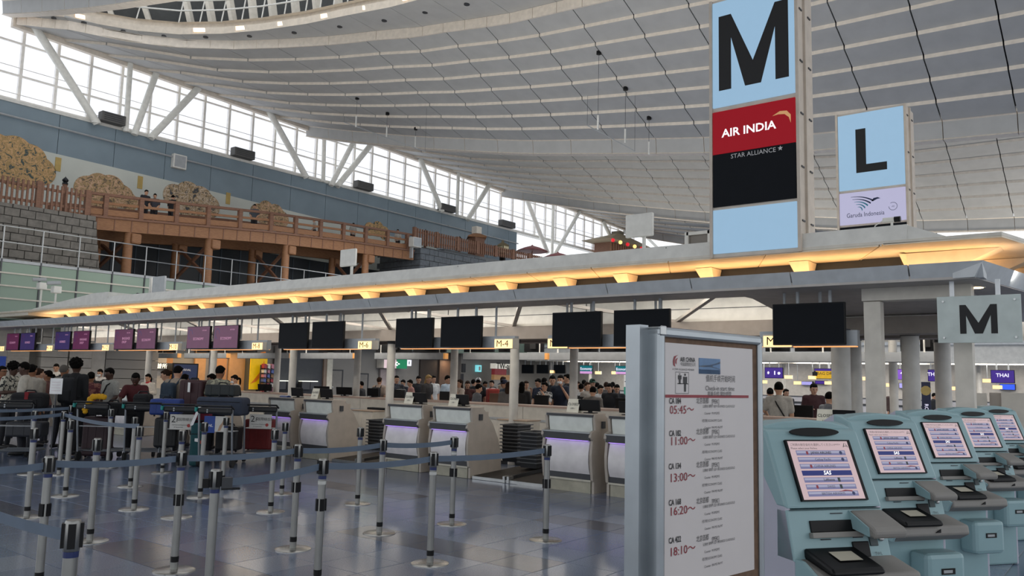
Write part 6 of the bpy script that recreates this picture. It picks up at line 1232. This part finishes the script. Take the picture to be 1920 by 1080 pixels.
MB().box((.0, -.026, zT - .03), (.03, -.018, zT + .003)).build('corner_cap', steel, t, bevel=.004)
u0, z0 = onboard(1243, 642); u1, _ = onboard(1408, 800); zp = onboard(1409, 1067)[1]
MB().box((u0, -.009, zp), (u1, -.006, z0)).build('poster', paper, t)
redk = M('print_red', '#8c2a34', .5); gk = M('print_dark', '#1d1c1e', .5); gk2 = M('print_mid', '#4a484a', .5)
def bt(px_, py_, body, size, m_, end=None, bold=0, sx=1.0, nm='lettering'):
    u, z = onboard(px_, py_); w = onboard(end, py_)[0] - u if end else None; text(body, size, m_, t, MX((u, -.011, z), (1, 0, 0), (0, 0, 1), (0, -1, 0)), 'LEFT', bold, sx, nm, width=w)
def bf(polys, px_, py_, m_, nm='print'): u, z = onboard(px_, py_); flat(polys, m_, t, MX((u, -.0105, z), (1, 0, 0), (0, 0, 1), (0, -1, 0)), nm)
bt(1271, 674, 'AIR CHINA', .022, gk, 1299, .0004, nm='airline_name'); bt(1271, 683, '中国国際航空公司', .014, gk2, 1299); bt(1256, 692, 'A STAR ALLIANCE MEMBER', .009, gk2, 1297)
bf([[(-.014, .0), (-.008, .016), (.016, .022), (.004, .016), (-.004, .006), (-.004, -.012), (.0, -.02), (-.012, -.014)], [(.0, .006), (.014, .012), (.006, .002), (.006, -.012), (.0, -.006)]], 1262, 677, redk, 'phoenix_logo')
up_, zp_ = onboard(1306, 671); uq_, zq_ = onboard(1346, 702)
skym = M('photo_sky_blue', '#5a7ba0', .5, var=.2, scale=14); MB().box((up_, -.0105, zq_), (uq_, -.0095, zp_)).build('photo', skym, t)
wp, hp = uq_ - up_, zp_ - zq_
bf([[(0, -.5 * hp), (.5 * wp, -.42 * hp), (wp, -.18 * hp), (wp, -.3 * hp), (.6 * wp, -.5 * hp), (wp, -.66 * hp), (wp, -.72 * hp), (.5 * wp, -.55 * hp), (0, -.58 * hp)]], 1306, 671, M('photo_roof', '#b4a898', .5), 'photo_terminal'); bf([rect(0, -hp, wp, -.72 * hp)], 1306, 671, M('photo_water', '#2c4668', .5), 'photo_water')
ua, za = onboard(1262, 697); ub, zb = onboard(1287, 738); wi, hi = ub - ua, za - zb
bf([rect(0, -hi, wi, -hi + .0015), rect(0, -.0015, wi, 0), rect(0, -hi, .0015, 0), rect(wi - .0015, -hi, wi, 0)], 1262, 697, gk2, 'pictogram_frame')
def man(cx, top, s_, w): return [[(cx + .16 * s_ * math.cos(i * .63), top - .16 * s_ + .16 * s_ * math.sin(i * .63)) for i in range(10)], [(cx - w, top - .42 * s_), (cx + w, top - .42 * s_), (cx + w * .9, top - 1.3 * s_), (cx + w * .5, top - 1.3 * s_), (cx + w * .4, top - 2.3 * s_), (cx - w * .4, top - 2.3 * s_), (cx - w * .5, top - 1.3 * s_), (cx - w * .9, top - 1.3 * s_)]]
bf(man(wi * .72, -hi * .06, hi * .37, wi * .15) + man(wi * .32, -hi * .06, hi * .22, wi * .13) + [rect(wi * .15, -hi * .56, wi * .95, -hi * .52)], 1262, 697, gk, 'checkin_pictogram')
bt(1319, 710, '值机手续开始时间', .027, gk2, 1373); bt(1318, 728, 'Check-in start time', .024, gk2, 1372); bt(1322, 739, '搭乗手続 開始時間', .02, gk2, 1366)
ua, za = onboard(1243, 742); ub, zb = onboard(1399, 742); bf([rect(0, -.006, ub - ua, .004)], 1243, 742, redk, 'red_rule')
for (y1_, y2_, fl_, tm_, xs_) in ((752, 769, 'CA 184', '05:45～', 1250), (813, 828, 'CA 182', '11:00～', 1250), (875, 897, 'CA 134', '13:00～', 1249), (943, 960, 'CA 168', '16:20～', 1249), (1014, 1036, 'CA 422', '18:10～', 1249)):
    bt(xs_, y1_, fl_, .027, gk, 1272, .0006, nm='flight_number'); bt(xs_ + 1, y2_, tm_, .04, redk, 1296, nm='check_in_time'); bt(1301, y1_ + 0 if y1_ < 800 else y1_ - 3, '北京首都', .023, gk, 1324, nm='destination'); bt(1330, y1_ + 1 if y1_ < 800 else y1_ - 3, '[PEK]', .022, gk2, 1343, nm='airport_code')
    for j, (dx, dy, s_) in enumerate(((1313, 10, '公務舱 頭等卡 金卡 BUSINESS CLASS/GOLD'), (1316, 23, 'Counter  M1/M2/M3'), (1312, 37, '经济舱 ECONOMY CLASS'), (1316, 50, 'Counter  M4 M5 M6 M7'))): bt(dx, (y1_ + dy) if y1_ < 800 else y1_ - 3 + dy * 1.02, s_, .012, gk2, (1373, 1344, 1349, 1350)[j])

# ================================================================ self check-in kiosks
tealk = M('kiosk_teal', '#8cabb0', .4, var=.03); lavk = M('kiosk_side_lilac_grey', '#b4b4c2', .5, var=.03); gk_shelf = M('kiosk_shelf_grey', '#86837e', .5); scr_p = M('kiosk_screen_pink', '#6a5c62', .3, emit=.6, ecol='#dcc0c2'); btn = M('kiosk_button_lilac', '#50506c', .4, emit=.4, ecol='#8c8cb8'); btn2 = M('kiosk_button_sheen', '#5c5c70', .4, emit=.5, ecol='#bcbcd4'); sasm = M('kiosk_button_navy', '#1d2a6c', .4, emit=.16, ecol='#28389a'); slit = M('lit_white_text', '#ffffff', .4, emit=.8); kgreen = M('kiosk_label_dark', '#3a4648', .5)
def ZZ(z): return 1.42 - (1.42 - z) * .88 if z >= .2 else z * (1.42 - 1.22 * .88) / .2
def KT(v): return Vector((v[0] * 1.12, v[1], ZZ(v[2])))
class KMB(MB):
    def mesh(s, name, mats, smooth=False):
        s.v = [tuple(KT(v)) for v in s.v]; return MB.mesh(s, name, mats, smooth)
def kiosk():
    k = thing('checkin_kiosk', '', 'kiosk', group='self check-in kiosks')      # local: x right, -y to the viewer
    s0 = .93; Wk = .245 * s0
    # front slope: from head top back to foot
    fr = [(.05, 1.405), (-.03, 1.37), (-.19, .985), (-.25, .72), (-.25, .0)]
    prof = [(.3, 0), (.3, 1.2), (.22, 1.37), (.12, 1.42)] + fr
    for s_ in (-1, 1): KMB().prism([(y, z) for y, z in prof], s_ * Wk - .012, s_ * Wk + .012, 'x').build('side_panel', lavk, k, bevel=.008)
    f2 = [(.12, 1.425), (.05, 1.41), (-.035, 1.375), (-.2, .98)]
    KMB().prism(f2 + [(-.12, .98), (.12, 1.3)], -Wk - .014, Wk + .014, 'x').build('head', tealk, k, bevel=.014)
    arc = [(-Wk, 1.4), (-Wk * .6, 1.425), (0, 1.438), (Wk * .6, 1.425), (Wk, 1.4), (Wk, 1.37), (-Wk, 1.37)]
    KMB().prism(arc, -.0, .14, 'y').build('head_cap', tealk, k, bevel=.01)
    KMB().prism([(-.195, .975), (-.255, .72), (-.12, .72), (-.12, .975)], -Wk - .012, Wk + .012, 'x').build('service_panel', tealk, k, bevel=.006)
    KMB().box((-Wk - .01, -.25, 0), (Wk + .01, .28, .7)).build('pedestal', tealk, k, bevel=.02); KMB().box((-Wk + .0, -.1, .7), (Wk, .28, 1.2)).build('back_case', lavk, k)
    # screen frame on the slope
    a = Vector((0, -.035, 1.375)); b = Vector((0, -.2, .98)); up = (a - b).normalized(); nn = Vector((0, up.z, -up.y)) * -1; L = (a - b).length
    nn = Vector((0, -up.z, up.y))
    def sp_(u, f, off=0): p = b + up * (f * L) + nn * off; return Vector((u, p.y, p.z))
    upT = (KT(a) - KT(b)).normalized(); nT = Vector((0, -upT.z, upT.y))
    def smx(u, f, off): return MX(KT(sp_(u, f, off)), (1, 0, 0), upT, nT)
    hw = .166 * s0; f0, f1 = .1, .85
    KMB().add([sp_(-hw - .008, f0 - .015, .0165), sp_(hw + .016, f0 - .015, .0165), sp_(hw + .016, f1 + .02, .0165), sp_(-hw - .008, f1 + .02, .0165), sp_(-hw - .008, f0 - .015, .0), sp_(hw + .016, f0 - .015, .0), sp_(hw + .016, f1 + .02, .0), sp_(-hw - .008, f1 + .02, .0)], [(0, 1, 2, 3), (7, 6, 5, 4), (0, 4, 5, 1), (1, 5, 6, 2), (2, 6, 7, 3), (3, 7, 4, 0)]).build('bezel', black, k)
    S = KMB().add([sp_(-hw, f0, .017), sp_(hw, f0, .017), sp_(hw, f1, .017), sp_(-hw, f1, .017), sp_(-hw, f0, .0175), sp_(hw, f0, .0175), sp_(hw, f1, .0175), sp_(-hw, f1, .0175)], [(3, 2, 1, 0), (4, 5, 6, 7), (0, 1, 5, 4), (1, 2, 6, 5), (2, 3, 7, 6), (3, 0, 4, 7)]).build('screen', scr_p, k)
    text('ご利用の航空会社を選択してください。', .0148, kgreen, S, smx(-hw * .95, f1 - .05, .0183), 'LEFT'); text('Please select your Airline.', .0145, kgreen, S, smx(-hw * .95, f1 - .095, .0183), 'LEFT'); text('HANEDA', .009, kgreen, S, smx(hw * .62, f1 - .045, .0183))
    flat([[(0, 0), (.005, 0), (.014, .02), (.012, .022)], [(.018, .022), (.02, .02), (.03, 0), (.025, 0)], rect(.009, .004, .021, .007)], kgreen, S, smx(hw * .8, f1 - .08, .0183), 'airport_logo')
    rows = [('JAPAN AIRLINES', btn), ('Cathay Pacific', btn), ('CHINA AIRLINES', btn), ('SAS', sasm), ('Lufthansa', btn), ('SWISS', btn), ('BRITISH AIRWAYS', btn)]
    for i, (n_, m_) in enumerate(rows):
        fc = f1 - .155 - i * .0875; bw = hw * .82 * 1.12; bh = .0125
        flat([rect(-bw, -bh, bw, bh)], m_, S, smx(.0, fc, .0181), 'button')
        if m_ is btn: flat([rect(-bw * .97, -bh * .1, bw * .97, bh * .75)], btn2, S, smx(.0, fc, .0183), 'button_sheen')
        text(n_, .0165 if n_ != 'SAS' else .027, slit if n_ == 'SAS' else (M('print_button_grey', '#3b3b48', .5)), S, smx(0, fc, .0186), bold=.0004 if i in (0, 3, 4) else 0, sx=1.0, shear=.2 if n_ == 'SAS' else 0)
        if i in (0, 1, 6): flat([[(.009 * math.cos(j * .7), .009 * math.sin(j * .7)) for j in range(9)]], M('badge_navy', '#3a4470', .5), S, smx(bw * .72, fc, .0186), 'alliance_badge')
        if i in (4, 5): flat([rect(-.007, -.01, .007, .01)], kgreen, S, smx(bw * .35, fc, .0186), 'member_badge')
        if i in (0, 2, 5): flat([rect(-.006, -.008, .006, .008)], M('badge_red', '#a8404a', .5), S, smx(-bw * .5, fc, .0186), 'airline_badge')
        if i == 6: flat([[(0, 0), (.05, .004), (.08, .0), (.08, .006), (.04, .01)]], MATS['badge_red'], S, smx(bw * .2, fc + .02, .0186), 'ribbon')
    ov = [(.155 * s0 * math.cos(i * math.pi / 12), .022 * math.sin(i * math.pi / 12)) for i in range(24)]
    o = MB().prism(ov, 0, .006, 'z').build('oval_window', black, k); o.matrix_local = MX(KT(sp_(0, .975, .012)), (1, 0, 0), upT, nT)
    # service panel details
    a2 = Vector((0, -.195, .975)); b2 = Vector((0, -.255, .72)); up2 = (a2 - b2).normalized(); n2 = Vector((0, -up2.z, up2.y)); L2 = (a2 - b2).length
    def s2(u, f, off=0): p = b2 + up2 * (f * L2) + n2 * off; return Vector((u, p.y, p.z))
    def blk(nm, u0_, u1_, f0_, f1_, h0, h1, m_): return KMB().hexa([s2(u0_, f0_, h0), s2(u1_, f0_, h0), s2(u1_, f1_, h0), s2(u0_, f1_, h0), s2(u0_, f0_, h1), s2(u1_, f0_, h1), s2(u1_, f1_, h1), s2(u0_, f1_, h1)]).build(nm, m_, k, bevel=.003)
    blk('seam', -Wk, Wk, .985, 1.0, 0, .009, kgreen); blk('label_strip', -.03, .03, .9, .92, .0, .0085, dgrey); blk('passport_slot', -.14, .09, .55, .78, -.02, .0085, black); blk('slot_lip', -.15, .1, .44, .55, .0, .03, gk_shelf); blk('label_strip', -.1, -.05, .4, .42, .0, .0085, dgrey)
    blk('card_reader', .05, .13, .05, .35, .0, .012, black); blk('speaker_grille', .14, .18, .25, .45, .0, .0085, kgreen); blk('label_strip', .06, .11, .42, .44, 0, .0085, dgrey)
    c = s2(.2, .38, .008); KMB().ell(c, (.012, .008, .012), 12, 8).build('camera_lens', steel, k); text('TWL', .02, kgreen, k, MX(KT(s2(.17, .1, .0095)), (1, 0, 0), up2, n2))
    # scanner wedge on the right
    KMB().prism([(-.2, .97), (-.2, .875), (-.36, .845), (-.37, .885), (-.345, .905)], .07, .235, 'x').build('scanner_wedge', gk_shelf, k, bevel=.012)
    KMB().prism([(-.198, .965), (-.198, .88), (-.335, .855), (-.33, .9)], .064, .07, 'x').build('wedge_cheek', tealk, k)
    # lower shelf with black passport cradle
    KMB().prism([(-.22, .735), (-.22, .6), (-.36, .585), (-.43, .63), (-.42, .69), (-.26, .735)], -.22, .25, 'x').build('shelf', gk_shelf, k, bevel=.012)
    KMB().prism([(-.22, .74), (-.22, .6), (-.38, .59), (-.42, .67), (-.3, .735)], -.235, -.22, 'x').build('shelf_cheek', tealk, k)
    cr_ = KMB().prism([(-.24, .79), (-.24, .735), (-.43, .69), (-.45, .705), (-.43, .73)], -.19, .06, 'x').build('passport_cradle', black, k, bevel=.015); KMB().add([(-.11, -.38, .754), (.0, -.38, .754), (.0, -.3, .779), (-.11, -.3, .779)], [(0, 1, 2, 3)]).build('cradle_label', M('label_ivory', '#b8b2a0', .6), cr_)
    MB().prism([(.015, 0), (.05, 0), (.05, .02)], -.437, -.43, 'y').build('arrow_mark', black, k).location = (0, 0, ZZ(.65))
    # receipt box low on the right
    rb = KMB().box((-.02, -.4, .22), (.24, -.24, .5)).build('receipt_box', tealk, k, bevel=.03); KMB().box((.07, -.405, .36), (.16, -.398, .4)).build('receipt_slot', black, rb); KMB().box((.08, -.407, .37), (.14, -.4, .39)).build('receipt_paper', grey, rb)
    return k
kp = kiosk(); KA = math.radians(-35)
KPX = [(1529, 1.0, 'nearest'), (1672, 1, 'second nearest'), (1768, 1, 'third'), (1838, 1, 'fourth'), (1893, 1, 'farthest')]
for i in range(5):
    o = kp if i == 0 else copy_tree(kp)
    o.location = (4.15 + 1.62 * i, (1.35 if i == 0 else 1.42) - .015 * i, 0); o.rotation_euler = (0, 0, KA)
    o['label'] = ['nearest teal self check-in kiosk, right of the notice board', 'second teal self check-in kiosk from the notice board', 'third teal self check-in kiosk, middle of the row', 'fourth teal self check-in kiosk, under the hanging M sign', 'farthest teal self check-in kiosk, cut by the right edge'][i]
